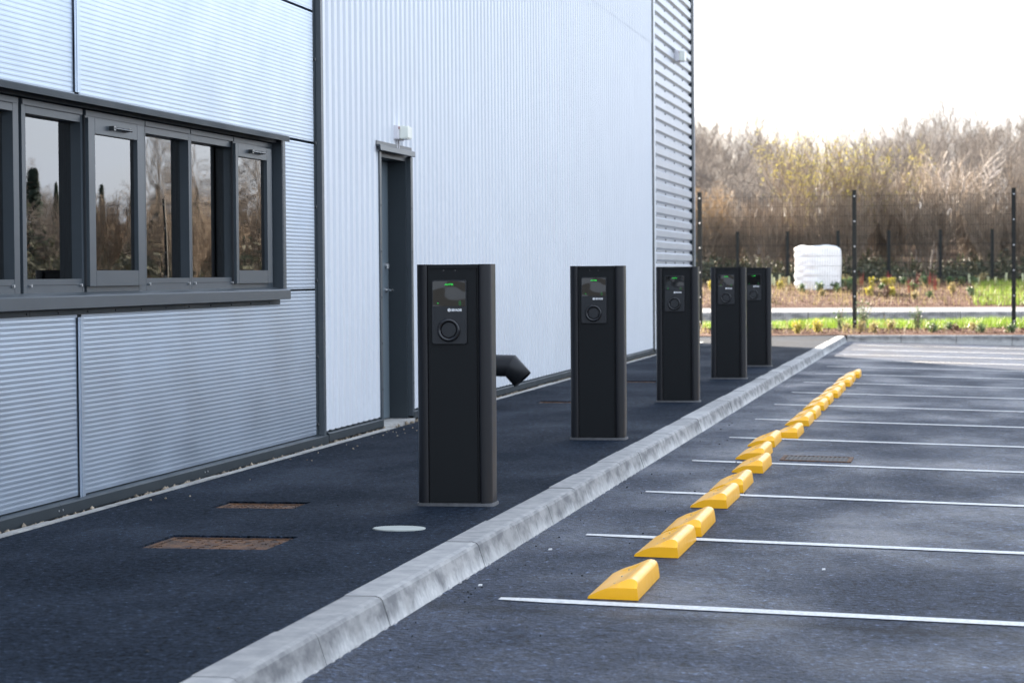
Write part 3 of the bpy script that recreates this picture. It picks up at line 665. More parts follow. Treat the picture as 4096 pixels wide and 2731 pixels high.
def make_post():
    t = thing('charging_post', '', 'charging post', (0, 0, 0), 'black charging posts in a row along the kerb')
    fr = -HD       # front plane y
    for s in (-1, 1):
        pr = [(HW-.062, fr+.004)]+arc(HW-.05, fr+.012, .012, 200, 270, 4)+arc(HW-.04, fr+.04, .04, -90, 0, 10)+arc(HW-.03, HD-.03, .03, 0, 90, 6)+[(HW-.062, HD)]
        pr = [(s*a, b) for a, b in pr]
        if s < 0: pr = pr[::-1]
        mb = MB().prism_z(pr, .012, HH, True); 
        o = mb.build('side_column', m_col, t)
        for p in o.data.polygons: p.use_smooth = abs(p.normal.z) < .5
        try: o.data.set_sharp_from_angle(angle=R(35))
        except Exception: pass
    MB().box(-HW+.0625, HW-.0625, fr+.022, HD-.005, .014, HH-.012).build('front_panel', m_black, t)
    MB().box(-HW+.063, HW-.063, fr+.006, HD-.002, HH-.021, HH-.001).build('top_cap', m_black, t, .001)
    MB().box(-HW+.0625, HW-.0625-.012, fr+.014, fr+.021, .02, HH-.022).build('cover_plate', m_black, t, .001)
    pl = -HD+.014
    [MB().cyl((x, pl, HH-.032), (0, -1, 0), .0045, .002, 12).build('screw', m_sock, t) for x in (-.05, .012)]
    bx, w, z0, z1 = -.019, .092, .838, 1.168
    mb = MB(); q = []
    for cx, cz, a in ((bx+w-.014, z1-.014, 0), (bx-w+.014, z1-.014, 90), (bx-w+.014, z0+.014, 180), (bx+w-.014, z0+.014, 270)): q += arc(cx, cz, .014, a, a+90, 5)
    n = len(q); yb, yf = pl-.0003, pl-.016
    mb.add([(a, yb, b) for a, b in q]+[(a, yf+.002, b) for a, b in q]+[(bx+(a-bx)*.985, yf, (z0+z1)/2+(b-(z0+z1)/2)*.992) for a, b in q],
           [(i, (i+1) % n, (i+1) % n+n, i+n) for i in range(n)]+[(i+n, (i+1) % n+n, (i+1) % n+2*n, i+2*n) for i in range(n)]+[tuple(range(2*n, 3*n))])
    wb = mb.build('wallbox', m_box, t)
    q = []
    for cx, cz, a in ((bx+w-.016, z1-.016, 0), (bx-w+.016, z1-.016, 90)): q += arc(cx, cz, .010, a, a+90, 5)
    q += [(bx-w+.006, 1.033), (bx+w-.006, 1.033)]
    MB().add([(a, yf-.0008, b) for a, b in q], [tuple(range(len(q)))]).build('screen', m_screen, wb)
    yt = yf-.0016
    text_mb('AUTEL', .0125, bx, yt, 1.141, 'CENTER', .0004, .25, 1.25).build('lettering', m_green, wb)
    text_mb('SEVADIS', .0170, bx+.012, yt, 1.0075, 'LEFT', .0009, 0, .86).build('lettering', m_logo, wb)
    c = (bx+.0005, 1.0132); k = 20; mb = MB()
    ring_ = [(c[0]+.0088*math.cos(2*math.pi*i/k), yt, c[1]+.0088*math.sin(2*math.pi*i/k)) for i in range(k)]
    mb.add(ring_, [tuple(range(k))]); mb.build('emblem', m_logo, wb)
    mb = MB(); pts = [(c[0]-.004+.008*i/10, c[1]+.0045*math.cos(i/10*math.pi*1.0)) for i in range(11)]
    mb.add([(x-.0008, yt-.0005, z) for x, z in pts]+[(x+.0008, yt-.0005, z+.0006) for x, z in pts], [(i, i+1, i+12, i+11) for i in range(10)]); mb.build('emblem_stroke', m_box, wb)
    MB().add([(bx-.059+.0028*math.cos(i*math.pi/4), yt, 1.049+.0028*math.sin(i*math.pi/4)) for i in range(8)], [tuple(range(8))]).build('status_light', m_green, wb)
    mb = MB(); cx = bx+.057
    for zz in (1.0535, 1.0440):
        a = arc(cx, zz, .0062, 0, 360, 14)[:-1]; b = arc(cx, zz, .0042, 0, 360, 14)[:-1]
        mb.add([(x, yt, z) for x, z in a]+[(x, yt, z) for x, z in b], [(i, (i+1) % 14, (i+1) % 14+14, i+14) for i in range(14)])
    mb.build('status_symbol', m_greend, wb)
    # socket: outer ring, groove, flap
    sc = (bx-.002, .910); prof = [(.060, .0), (.060, .009), (.056, .014), (.047, .0145), (.0415, .009), (.0405, .002)]
    mb = MB(); n = 40; v = []
    for r, h in prof: v += [(sc[0]+r*math.cos(2*math.pi*i/n), yf-h, sc[1]+r*math.sin(2*math.pi*i/n)) for i in range(n)]
    mb.add(v, [(j*n+i, j*n+(i+1) % n, (j+1)*n+(i+1) % n, (j+1)*n+i) for j in range(len(prof)-1) for i in range(n)], True)
    so = mb.build('socket', m_sock, wb)
    mb = MB(); prof = [(.0385, .002), (.0385, .009), (.036, .011)]; v = []
    for r, h in prof: v += [(sc[0]+r*math.cos(2*math.pi*i/n), yf-h, sc[1]+r*math.sin(2*math.pi*i/n)) for i in range(n)]
    mb.add(v, [(j*n+i, j*n+(i+1) % n, (j+1)*n+(i+1) % n, (j+1)*n+i) for j in range(2) for i in range(n)]+[tuple(range(2*n, 3*n))])
    mb.build('socket_flap', m_box, wb)
    # flared mastic skirt at the foot
    mb = MB(); outer = arc(HW-.03, -HD+.03, .04, -90, 0, 5)+arc(HW-.03, HD-.03, .04, 0, 90, 5)+arc(-HW+.03, HD-.03, .04, 90, 180, 5)+arc(-HW+.03, -HD+.03, .04, 180, 270, 5)
    n = len(outer); v = [(x*1.0, y*1.0, 0.0005) for x, y in outer]+[(x*.985, y*.965, .016) for x, y in outer]
    v = [(x+random.uniform(-.0015, .0015), y+random.uniform(-.0015, .0015), z) for x, y, z in v]
    mb.add(v, [(i, (i+1) % n, (i+1) % n+n, i+n) for i in range(n)]+[tuple(range(n, 2*n))]); mb.build('base_skirt', m_skirt, t)
    return t
posts = [(-2.584, 12.29), (-2.582, 17.25), (-2.59, 22.28), (-2.578, 27.10), (-2.572, 30.64)]
labs = ['nearest and largest black charging post with a round socket and green lettering', 'second charging post from the camera, in front of the white corrugated wall',
        'third charging post, standing before the far corner of the building', 'fourth charging post, left of the farthest one and partly hiding it', 'farthest charging post, partly hidden behind the fourth']
p0 = make_post()
for i, (x, y) in enumerate(posts):
    o = p0 if i == 0 else copy_tree(p0)
    o.location = (x, y, 0); o.rotation_euler.z = R([0, .6, -.4, .3, 2.5][i]); o['label'] = labs[i]

# ------------------------------------------------------------------ wheel stops
def make_stop():
    L = .75; W = .208; H = .083
    # cross-section stations along the length; ends splay in at the top
    def sec(y, inset, k=1):
        return [(0, y, 0), (.004, y, .009*k), (.05, y+inset*.2, .031*k), (.10, y+inset*.5, .052*k), (.15, y+inset*.8, (H-.010)*k), (.166, y+inset, (H-.002)*k), (.180, y+inset, H*k), (.196, y+inset, (H-.006)*k), (.203, y+inset*.8, (H-.018)*k), (W, y, .006), (W, y, 0)]
    st = [(0, .0), (0.0, 0.012), (.11, 0), (.125, 0), (.625, 0), (.64, 0), (L, -.012), (L, 0)]
    rows = []
    e = .018
    def row(y, top_in, sunk):
        r = []
        for (x, z) in [(0, 0), (.003, .010), (.045, .032), (.075, .044), (.118, .062), (.146, .0755), (.160, .0815), (.174, H), (.188, .080), (.197, .073), (.202, .062), (W, .008), (W, 0)]:
            k = (z/H); yy = y+top_in*k
            zz = z-(.0065 if sunk and .05 < x < .13 else 0)
            r.append((x, yy, zz))
        return r
    rows = [row(0, .0, 0), row(.004, .030, 0), row(.09, 0, 0), row(.10, 0, 1), row(.34, 0, 1), row(.41, 0, 1), row(L-.10, 0, 1), row(L-.09, 0, 0), row(L-.004, -.030, 0), row(L, 0, 0)]
    # first and last row form the sloping end chamfer
    rows[0] = [(x, 0, min(z, .048)) for x, y, z in rows[0]]; rows[-1] = [(x, L, min(z, .048)) for x, y, z in rows[-1]]
    n = len(rows[0]); v = [(x-W/2, y, z) for r in rows for x, y, z in r]
    f = [(j*n+i, (j+1)*n+i, (j+1)*n+i+1, j*n+i+1) for j in range(len(rows)-1) for i in range(n-1)]
    f += [tuple(range(n)), tuple((len(rows)-1)*n+i for i in range(n))[::-1]]
    t = thing('wheel_stop', '', 'wheel stop', (0, 0, 0), 'yellow wheel stops along the bays')
    o = MB().add(v, f).build('stop_body', m_yel, t)
    for p in o.data.polygons: p.use_smooth = len(p.vertices) == 4
    o.data.set_sharp_from_angle(angle=R(28))
    for y in (.14, .375, .61): MB().cyl((-.012, y, .046), (-.35, 0, 1), .0045, .003, 10).build('fixing_bolt', m_galv, t)
    mb = MB()
    for y in (.2, .5): mb.add([(-.072, y, .0225), (-.034, y+.02, .0425), (-.034, y+.09, .0425), (-.072, y+.07, .0225)], [(0, 1, 2, 3)])
    return t
S = [(-1.296, 9.702), (-1.303, 11.17), (-1.291, 12.085), (-1.303, 13.544), (-1.297, 14.515), (-1.295, 15.945), (-1.372, 17.042), (-1.396, 18.288), (-1.29, 19.292), (-1.297, 20.84), (-1.295, 21.84), (-1.295, 23.17), (-1.298, 24.242), (-1.283, 25.5), (-1.289, 26.563), (-1.27, 27.99), (-1.28, 29.1), (-1.258, 30.268)]
SL = ['nearest yellow rubber wheel stop, standing just past the first white line', 'second yellow wheel stop from the camera, just before the second white line', 'third yellow wheel stop, starting just past the second white line',
      'fourth yellow wheel stop, just before the third white line', 'fifth yellow wheel stop, just past the third white line', 'sixth yellow wheel stop, at the fourth white line, left of the drain grate',
      'yellow wheel stop set further left than its neighbours, beside the drain grate', 'yellow wheel stop set left of the line, just before the fifth bay line', 'ninth yellow wheel stop, back in line just past the fifth white line']
order = ['tenth', 'eleventh', 'twelfth', 'thirteenth', 'fourteenth', 'fifteenth', 'sixteenth', 'seventeenth and last but one', 'farthest']
p0 = make_stop()
for i, (x, y) in enumerate(S):
    o = p0 if i == 0 else copy_tree(p0)
    xc = x-.104; o.location = (xc, y, ZC(xc)+.001); o.rotation_euler = (0, math.atan(.02505), R(random.uniform(-.5, .5)))
    o['label'] = SL[i] if i < 9 else order[i-9]+' yellow wheel stop counting away from the camera'

# ------------------------------------------------------------------ verge, road, bank
tY = lambda x, y: y-.045*(x+2)
def hill(x, y):
    pts = [(67, .19), (70, .42), (75, .72), (82, .9), (100, 2.0), (118, 3.6), (140, 4.6), (400, 6)]
    if y <= 67: return .19
    for (a, za), (b, zb) in zip(pts[:-1], pts[1:]):
        if y <= b: return za+(zb-za)*(y-a)/(b-a)
    return 6
xs = list(np.arange(-70, 91, 2.0))
def bed_edge(x, y): 
    if y < 46:
        return FK(x)+.14 if x > -2.2 else 45.33-.55*min(1.0, (-2.2-x)/2.5)
    return tY(x, y)
mm_ = lambda x, y: .012+.02*math.sin(x*2.1)*math.sin(y*1.7)*(1 if y > 46 else 0)
struct(grid('planting_bed', m_mulch, list(np.arange(-40, 60, .5)), [45.3, 46.3, 47.2, 48.1, 49, 50], mm_, bed_edge))
struct(grid('verge', m_turf, xs, [49.6, 53.2], lambda x, y: .04 if y < 51 else .03, lambda x, y: tY(x, y)))
struct(grid('road', A_road, xs, [53.0, 60.1], lambda x, y: -.04, lambda x, y: tY(x, y)))
mb = MB(); x = -50.0
while x < 70:
    a, b = x+.01, x+1.84
    mb.add([(p, tY(p, 60)+q, z) for p in (a, b) for q, z in ((0, -.3), (0, .17), (.02, .185), (.14, .185), (.14, -.3))], [(0, 1, 6, 5), (1, 2, 7, 6), (2, 3, 8, 7), (3, 4, 9, 8), (0, 4, 3, 2, 1), (5, 6, 7, 8, 9)]); x += 1.85
struct(mb.build('kerb', m_kerb))
struct(grid('footpath', A_road, xs, [60.13, 67.2], lambda x, y: .188, lambda x, y: tY(x, y)))
struct(grid('bank', m_mulch, xs, [67.0, 70, 75, 78], lambda x, y: hill(x, y)+.003, lambda x, y: tY(x, y)))
struct(grid('hillside', m_under, xs+[140, 250], [77.5, 82, 90, 100, 115, 130, 170, 400], hill, None))
# grass
def blades(name, n, fx, m, label, h0=.08, h1=.2, w=.006):
    P = np.empty((n*3, 3)); 
    for i in range(n):
        x, y, z, k = fx(); a = random.uniform(0, 6.3); h = random.uniform(h0, h1)*k; ww = w*random.uniform(.7, 1.4)
        P[3*i] = (x-ww*math.cos(a), y-ww*math.sin(a), z); P[3*i+1] = (x+ww*math.cos(a), y+ww*math.sin(a), z); P[3*i+2] = (x+random.gauss(0, .35)*h, y+random.gauss(0, .35)*h, z+h)
    me = bpy.data.meshes.new(name); me.from_pydata([tuple(p) for p in P], [], [(3*i, 3*i+1, 3*i+2) for i in range(n)]); me.materials.append(m)
    o = bpy.data.objects.new(name, me); col.objects.link(o); return tag(o, label, 'grass', kind='stuff')
def fg():
    x = random.uniform(-12, 7); y = random.triangular(49.2, 53.2, 51.3)+random.gauss(0, .15)
    k = .6+.7*(math.sin(x*1.7)+math.sin(x*.63+2))*.25+.3
    return x, tY(x, y), .03, k
blades('grass', 32000, fg, m_grass, 'bright green sunlit grass strip between the mulch bed and the road', .07, .2, .007)
def fg2():
    x = random.uniform(.3, 9); y = random.uniform(67.3, 78); return x, tY(x, y), hill(x, y), 1
blades('grass', 12000, fg2, m_grass, 'sunlit green grass on the bank at the right behind the mesh fence', .07, .2, .01)
def fg3():
    x = random.gauss(0, 5)-5; y = random.uniform(46, 49.5) if random.random() < .14 else random.uniform(67.5, 77); return x, tY(x, y), (.01 if y < 55 else hill(x, y)), 1
blades('dry_grass', 4500, fg3, mat('straw_blades', (.26, .21, .1), .7, island=.4, trans=.3), 'dry straw coloured weeds sprouting from the bark mulch', .05, .3, .008)
# bark chips
def chips(name, n, fx, label, s=.03):
    mb = MB()
    for i in range(n):
        x, y, z = fx(); a = random.uniform(0, 6.3); ca, sa = math.cos(a)*s*random.uniform(.5, 1.3), math.sin(a)*s; t1, t2 = random.uniform(-.3, .5)*s, random.uniform(-.3, .5)*s
        mb.add([(x-ca, y-sa, z+t1), (x+sa*.4, y-ca*.4, z+.3*s), (x+ca, y+sa, z+t2), (x-sa*.4, y+ca*.4, z)], [(0, 1, 2, 3)])
    return tag(mb.build(name, m_chip), label, 'mulch', kind='stuff')
def fc():
    x = random.uniform(-9, 5); y = random.uniform(45.5, 50); return x, tY(x, y)+.1, mm_(x, y)+.015
chips('bark_chips', 7000, fc, 'reddish brown bark chips on the near planting bed behind the far kerb')
def fc2():
    x = random.uniform(-10, 5); y = random.uniform(67.2, 77); return x, tY(x, y), hill(x, y)+.02
chips('bark_chips', 6000, fc2, 'brown bark mulch on the raised bank beyond the road', .045)

# ------------------------------------------------------------------ mesh fences
def fence(base_y, x0, n, step, H, zb, label, wires, bolts, pw=.03, vis=(0, 99)):
    t = thing('mesh_fence', label, 'fence', (x0, tY(x0, base_y), zb))
    B = (x0, tY(x0, base_y), zb)
    for i in range(n+1):
        x = x0+i*step; y = tY(x, base_y); mb = MB(); mb.box(x-pw, x+pw, y-pw, y+pw, zb-.2, zb+H); mb.box(x-pw-.004, x+pw+.004, y-pw-.004, y+pw+.004, zb+H, zb+H+.02)
        p = sub(mb, 'post', m_fence, t, B)
        if bolts:
            each([float(z) for z in np.linspace(.18, H-.1, bolts)], 'clamp', m_galv, p, B, lambda mb, z: mb.cyl((x+.005, y-pw, zb+z), (0, -1, 0), .016, .02, 8))
        if i < n and vis[0] <= i < vis[1]:
            mb = MB(); xx = x+.05
            while xx < x+step-.02:
                yy = tY(xx, base_y)-.035; w = wires; mb.box(xx-w, xx+w, yy-w, yy+w, zb+.03, zb+H-.06); xx += .05
            z = .1
            k = 0
            while z < H-.04:
                yy = tY(x, base_y)-.035; y2 = tY(x+step, base_y)-.035; w = wires*1.1
                mb.add([(x, yy-w*2, zb+z-w), (x+step, y2-w*2, zb+z-w), (x+step, y2-w*2, zb+z+w), (x, yy-w*2, zb+z+w)], [(0, 1, 2, 3)])
                z += .2
                if H < 2 and (abs(z-.7) < .01 or abs(z-1.3) < .01): mb.box(x, x+step, yy-w*6, yy, zb+z-.012, zb+z-.004)
            sub(mb, 'mesh_panel', m_fence, t, B)
    return t
fence(49.2, -11.56, 8, 3.14, 2.8, .0, 'tall black mesh security fence beyond the far kerb, in front of the road', .0018, 6, .04, vis=(0, 8))
fence(78.3, -20.13, 15, 1.62, 1.72, .75, 'lower dark mesh fence on the bank behind the white wrapped bale', .0028, 0, .052, vis=(2, 15))

# ------------------------------------------------------------------ white bale
BX, BY = -4.33, 74.2; zb = hill(0, 74)-.05
rows = []; nA = 64; nZ = 46; mb = MB(); v = []
for j in range(nZ+1):
    h = j/nZ; z = 1.36*h
    prof = 1.0-.07*max(0, (h-.82)/.18)**2.5-.03*(1-h)**3+.003*math.sin(h*23+1.5*math.sin(a))*(1 if j < nZ-3 else .2)
    if j >= nZ-2: prof -= .05*(j-nZ+3)
    for i in range(nA):
        a = 2*math.pi*i/nA; c, s = math.cos(a), math.sin(a); k = (abs(c)**9+abs(s)**9)**(-1/9)
        wob = 1+.010*math.sin(5*a+h*9)+.014*math.sin(h*31+2*math.sin(a*2))*max(0, -c)+random.gauss(0, .0025)
        rad = .55*k*prof*wob*(1+.014*max(0, -c)*math.sin(h*41+2*math.sin(3*a))*(h < .93)); rot = R(38)
        x = rad*c; y = rad*s; v.append((BX+x*math.cos(rot)-y*math.sin(rot), BY+x*math.sin(rot)+y*math.cos(rot), zb+z+.02*math.sin(3*a)*h))
f = [(j*nA+i, j*nA+(i+1) % nA, (j+1)*nA+(i+1) % nA, (j+1)*nA+i) for j in range(nZ) for i in range(nA)]+[tuple(nZ*nA+i for i in range(nA))]
mb.add(v, f, True)
tag(mb.build('wrapped_bale', m_wrap, base=(BX, BY, zb)), 'large white plastic wrapped bale standing on the bank behind the mesh fence', 'bale')
# tree guards
k = 0
for x in [-5.95, -5.8, -5.68, -5.52, -5.38, .22, .48, .8, 1.0, 1.32, 1.55, 1.85]:
    y = 76.5+random.uniform(-.5, .5); h = random.uniform(.2, .34); z = hill(x, y)
    mb = MB().tube([(x, y, z-.03), (x+random.uniform(-.03, .03), y, z+h)], .035, 8)
    o = mb.build('tree_guard', m_guard, base=(x, y, z))
    if x < 0: tag(o, 'one of the pale plastic tree guards in the cluster left of the white bale', 'tree guard', 'tree guards left of the bale')
    else: tag(o, 'one of the pale plastic tree guards on the grass bank at the right', 'tree guard', 'tree guards on the right bank')
    k += 1

# ------------------------------------------------------------------ trees and shrubs
def seg_mesh(name, segs, m, n=3):
    """segs: array of (p0, p1, r0, r1): tapered n-sided branches as one mesh"""
    P0 = np.array([s[0] for s in segs]); P1 = np.array([s[1] for s in segs]); r0 = np.array([s[2] for s in segs])[:, None]; r1 = np.array([s[3] for s in segs])[:, None]
    D = P1-P0; D /= np.linalg.norm(D, axis=1)[:, None]+1e-9
    up = np.where(np.abs(D[:, 2:3]) < .9, np.array([[0, 0, 1.]]), np.array([[1., 0, 0]])); A = np.cross(D, up); A /= np.linalg.norm(A, axis=1)[:, None]; Bv = np.cross(D, A)
    V = np.empty((len(segs), 2*n, 3))
    for k in range(n):
        o = A*math.cos(2*math.pi*k/n)+Bv*math.sin(2*math.pi*k/n); V[:, k] = P0+o*r0; V[:, n+k] = P1+o*r1
    base = (np.arange(len(segs))*2*n)[:, None]
    F = np.concatenate([base+np.array([[k, (k+1) % n, n+(k+1) % n, n+k]]) for k in range(n)], 0)
    me = bpy.data.meshes.new(name); N = len(F)
    me.vertices.add(len(segs)*2*n); me.vertices.foreach_set('co', V.ravel()); me.loops.add(N*4); me.loops.foreach_set('vertex_index', F.ravel().astype(np.int32))
    me.polygons.add(N); me.polygons.foreach_set('loop_start', np.arange(N, dtype=np.int32)*4); me.polygons.foreach_set('loop_total', np.full(N, 4, dtype=np.int32))
    me.update(calc_edges=True); me.validate(); me.materials.append(m); return me
def branch(segs, tips, p, d, L, r, lvl, maxl, up, spread, rnd, rmin):
    n = 4 if lvl < 2 else 3; q = p.copy(); dd = d.copy()
    for i in range(n):
        nd = dd+np.array([rnd.gauss(0, .11), rnd.gauss(0, .11), rnd.gauss(0, .06)+up*.12]); nd /= np.linalg.norm(nd)
        q2 = q+nd*L/n; ra = max(rmin, r*(1-.55*i/n)); rb = max(rmin, r*(1-.55*(i+1)/n))
        segs[min(lvl, 1) if lvl < 1 else 1].append((q, q2, ra, rb))
        if lvl < maxl and (i > 0 or lvl > 0):
            for _ in range(3 if lvl < 2 else 2):
                if rnd.random() < .92:
                    a = rnd.uniform(0, 2*math.pi); side = np.array([math.cos(a), math.sin(a), 0.])
                    bd = nd*(1-spread)+side*spread+np.array([0, 0, up*.35]); bd /= np.linalg.norm(bd)
                    t0 = q+(q2-q)*rnd.uniform(.2, 1)
                    branch(segs, tips, t0, bd, L*rnd.uniform(.38, .62)*(1-.1*i), rb*.55, lvl+1, maxl, up, spread, rnd, rmin)
        q = q2; dd = nd
    tips.append(q)
def tree_meshes(seed, H, r, maxl, up, spread, rmin, stems=1, lean=.1, barkm=m_bark):
    rnd = random.Random(seed); segs = [[], []]; tips = []
    for s in range(stems):
        a = rnd.uniform(0, 6.3); d = np.array([math.cos(a)*lean, math.sin(a)*lean, 1.]); d /= np.linalg.norm(d)
        p = np.array([math.cos(a)*.12*(stems > 1), math.sin(a)*.12*(stems > 1), -.15])
        branch(segs, tips, p, d, H*rnd.uniform(.8, 1), r*rnd.uniform(.7, 1), 0, maxl, up, spread, rnd, rmin)
    return seg_mesh('trunk', segs[0], barkm, 6), seg_mesh('crown', segs[1], barkm, 3), tips
def proto_tree(name, label, cat, group, meshes):
    t = thing(name, label, cat, (0, 0, 0), group)
    for nm, me in meshes: o = bpy.data.objects.new(nm, me); col.objects.link(o); o.parent = t
    return t
def leaf_mesh(name, pts, s, m, rnd, jit, per, flat=False):
    mb = MB()
    for p in pts:
        for _ in range(per):
            c = [p[k]+rnd.gauss(0, jit) for k in range(3)]; u = Vector((rnd.gauss(0, 1), rnd.gauss(0, 1), rnd.gauss(0, 1))).normalized(); w = u.orthogonal().normalized(); ss = s*rnd.uniform(.6, 1.4)
            mb.add([tuple(c[k]-u[k]*ss for k in range(3)), tuple(c[k]+w[k]*ss*.5 for k in range(3)), tuple(c[k]+u[k]*ss for k in range(3)), tuple(c[k]-w[k]*ss*.5 for k in range(3))], [(0, 1, 2, 3)])
    me = bpy.data.meshes.new(name); me.from_pydata(mb.v, [], mb.f); me.materials.append(m); return me
# bare trees
kinds = []
for i in range(5):
    tk, cr_, _ = tree_meshes(100+i, [6.4, 5.8, 6.8, 5.4, 6.2][i], .065, 3, [.5, .35, .6, .3, .45][i], [.5, .58, .45, .62, .52][i], .0055, [2, 3, 2, 3, 2][i], .16)
    kinds.append((tk, cr_))
rnd = random.Random(5)
first = [None]*5
def put(kind, x, y, s, lab, group='bare trees of the wood beyond the fences'):
    tk, cr_ = kinds[kind]
    t = thing('bare_tree', lab, 'tree', (x, y, hill(x, y)-.1), group)
    for nm, me in (('trunk', tk), ('crown', cr_)): o = bpy.data.objects.new(nm, me); col.objects.link(o); o.parent = t
    t.scale = (s, s, s*rnd.uniform(.95, 1.08)); t.rotation_euler.z = rnd.uniform(0, 6.3)
cnt = 0
for row, (y, ds) in enumerate([(87, 1.7), (92, 1.5), (98, 1.4), (104, 1.3), (111, 1.3), (118, 1.3), (126, 1.3), (135, 1.4)]):
    x = -17.0
    while x < 9:
        xx = x+rnd.uniform(-.6, .6); yy = y+rnd.uniform(-2.2, 2.2)
        az = xx/yy
        hgt = .82+.04*math.sin(az*60+1.2)+.07*max(0, min(1, (az+.05)/.07))
        s = hgt*rnd.uniform(.82, 1.08)*[.66, .7, .72, .76, .78, .78, .82, .86][row]
        put(rnd.randrange(5), xx, yy, s, 'bare brown winter tree in the wood behind the two mesh fences')
        x += ds; cnt += 1
for i in range(70):                                          # the same wood carries on to the right; the windows mirror it
    xx = rnd.uniform(10, 60); yy = rnd.uniform(72, 112)
    put(rnd.randrange(5), xx, yy, rnd.uniform(.42, .56) if xx/yy > .25 else rnd.uniform(.5, .78), 'bare winter tree further along the wood, mirrored in the window panes', 'bare trees mirrored in the windows')
# willow with yellow catkins
for j, (x, y, s, lab) in enumerate(((-5.0, 84.0, .92, 'broad yellowish catkin willow rising behind the white bale'), (-2.9, 84.6, .8, 'yellowish catkin willow right of the white bale, behind the fence posts'), (-9.0, 82.3, .55, 'low tan leaved bush at the left beside the building corner'))):
    tk, cr_, tips = tree_meshes(300+j, 5.0, .045, 2, .8, .4, .007, 9, .42, m_bark3)
    rn = random.Random(j); tp = [t_ for t_ in tips if t_[2] > 1.0]
    ct = leaf_mesh('catkins', tp, .035 if j < 2 else .03, m_catkin if j < 2 else mat('tan_leaf', (.4, .25, .1), .8, island=.3, trans=.3), rn, .07, 3 if j < 2 else 5)
    t = thing('catkin_willow' if j < 2 else 'tan_bush', lab, 'bush', (x, y, hill(x, y)-.1)); t.scale = (s, s, s)
    for nm, me in (('stems', tk), ('twigs', cr_), ('catkins' if j < 2 else 'leaves', ct)): o = bpy.data.objects.new(nm, me); col.objects.link(o); o.parent = t
# leaning birch with pale limbs
tk, cr_, tips = tree_meshes(411, 4.6, .05, 2, .3, .5, .010, 3, .45, m_bark2)
t = thing('leaning_birch', 'small birch with pale leaning limbs glinting in front of the darker wood', 'tree', (-1.15, 84.5, hill(0, 84.5)))
for nm, me in (('trunk', tk), ('crown', cr_)): o = bpy.data.objects.new(nm, me); col.objects.link(o); o.parent = t
# thicket bushes along the far fence
tm = []
for j in range(4):
    tk, cr_, tips = tree_meshes(500+j, [2.6, 3.0, 2.2, 2.8][j], .02, 2, .9, .36, .0055, 14, .38, m_bark3); tm.append((tk, cr_, tips))
for j, x in enumerate(np.arange(-15, 8, .7)):
    a = tm[j % 4]; y = 82.2+rnd.uniform(-.8, 2.6); x = float(x)
    t = thing('thicket_bush', 'dense brown leafless bush in the thicket just behind the far mesh fence', 'bush', (x, y, hill(x, y)-.05), 'thicket bushes behind the far fence')
    for nm, me in (('stems', a[0]), ('twigs', a[1])): o = bpy.data.objects.new(nm, me); col.objects.link(o); o.parent = t
    s = rnd.uniform(.75, 1.1); t.scale = (s, s, s); t.rotation_euler.z = rnd.uniform(0, 6)
for i in range(40):
    xx = rnd.uniform(10, 50); yy = rnd.uniform(66, 82); a = tm[i % 4]
    t = thing('thicket_bush', 'leafless bush at the wood edge on the right, mirrored in the window panes', 'bush', (xx, yy, hill(xx, yy)-.05), 'bushes mirrored in the windows')
    for nm, me in (('stems', a[0]), ('twigs', a[1])): o = bpy.data.objects.new(nm, me); col.objects.link(o); o.parent = t
    t.rotation_euler.z = rnd.uniform(0, 6)
# brambles: dark low mass at the foot of the wood
rn = random.Random(77); pts = []
for i in range(7000):
    x = rn.uniform(-16, 9); y = rn.uniform(80, 88); z = hill(x, y)+abs(rn.gauss(0, .35))*(.7+.4*math.sin(x*1.3)); pts.append((x, y, z))
me = leaf_mesh('brambles', pts, .07, m_ivy, rn, .05, 5); o = bpy.data.objects.new('brambles', me); col.objects.link(o)
tag(o, 'dark green brambles and undergrowth at the foot of the wood', 'undergrowth', kind='stuff')
pts = []
for i in range(4000):
    x = rn.uniform(9, 60); y = rn.uniform(72, 90); z = hill(x, y)+abs(rn.gauss(0, .9)); pts.append((x, y, z))
me = leaf_mesh('undergrowth', pts, .12, m_ivy, rn, .1, 4); o = bpy.data.objects.new('undergrowth', me); col.objects.link(o)
tag(o, 'dark undergrowth along the wood to the right, mirrored in the windows', 'undergrowth', kind='stuff')
# conifers mirrored in the windows
def conifer(H, seed):
    rn = random.Random(seed); mb = MB()
    for i in range(1500):
        h = rn.random()**.8; z = H*h; r = (1-h)*H*.27*rn.uniform(.3, 1)+.03; a = rn.uniform(0, 6.3); c = Vector((math.cos(a)*r, math.sin(a)*r, z)); o_ = Vector((math.cos(a), math.sin(a), -.5)); w = Vector((-math.sin(a), math.cos(a), 0))
        s = .2*rn.uniform(.6, 1.3); mb.add([c-w*s*.4, c+o_*s, c+w*s*.4, c-o_*s*.5], [(0, 1, 2, 3)])
    me = bpy.data.meshes.new('crown'); me.from_pydata([tuple(p) for p in mb.v], [], mb.f); me.materials.append(m_conif)
    return me, seg_mesh('trunk', [(np.array([0, 0, -.2]), np.array([0, 0, H*.9]), .09, .02)], m_bark, 6)
cf = [conifer(5.2, 1), conifer(4.4, 2)]
for i, (x, y, s) in enumerate(((26.7, 90, 1.0), (25.6, 90, 1.02), (23.9, 90, .85), (22.6, 90, .86), (21.6, 90, .83), (31.5, 92, .95), (20.3, 91, .8), (24.7, 92, .78), (29, 93, .8))):
    t = thing('spruce_tree', 'dark pointed spruce at the wood edge, mirrored in the window panes', 'tree', (x, y, hill(x, y)), 'spruces mirrored in the windows')
    for nm, me in (('crown', cf[i % 2][0]), ('trunk', cf[i % 2][1])): o = bpy.data.objects.new(nm, me); col.objects.link(o); o.parent = t
    t.scale = (s*.8, s*.8, s*.78); t.rotation_euler.z = i
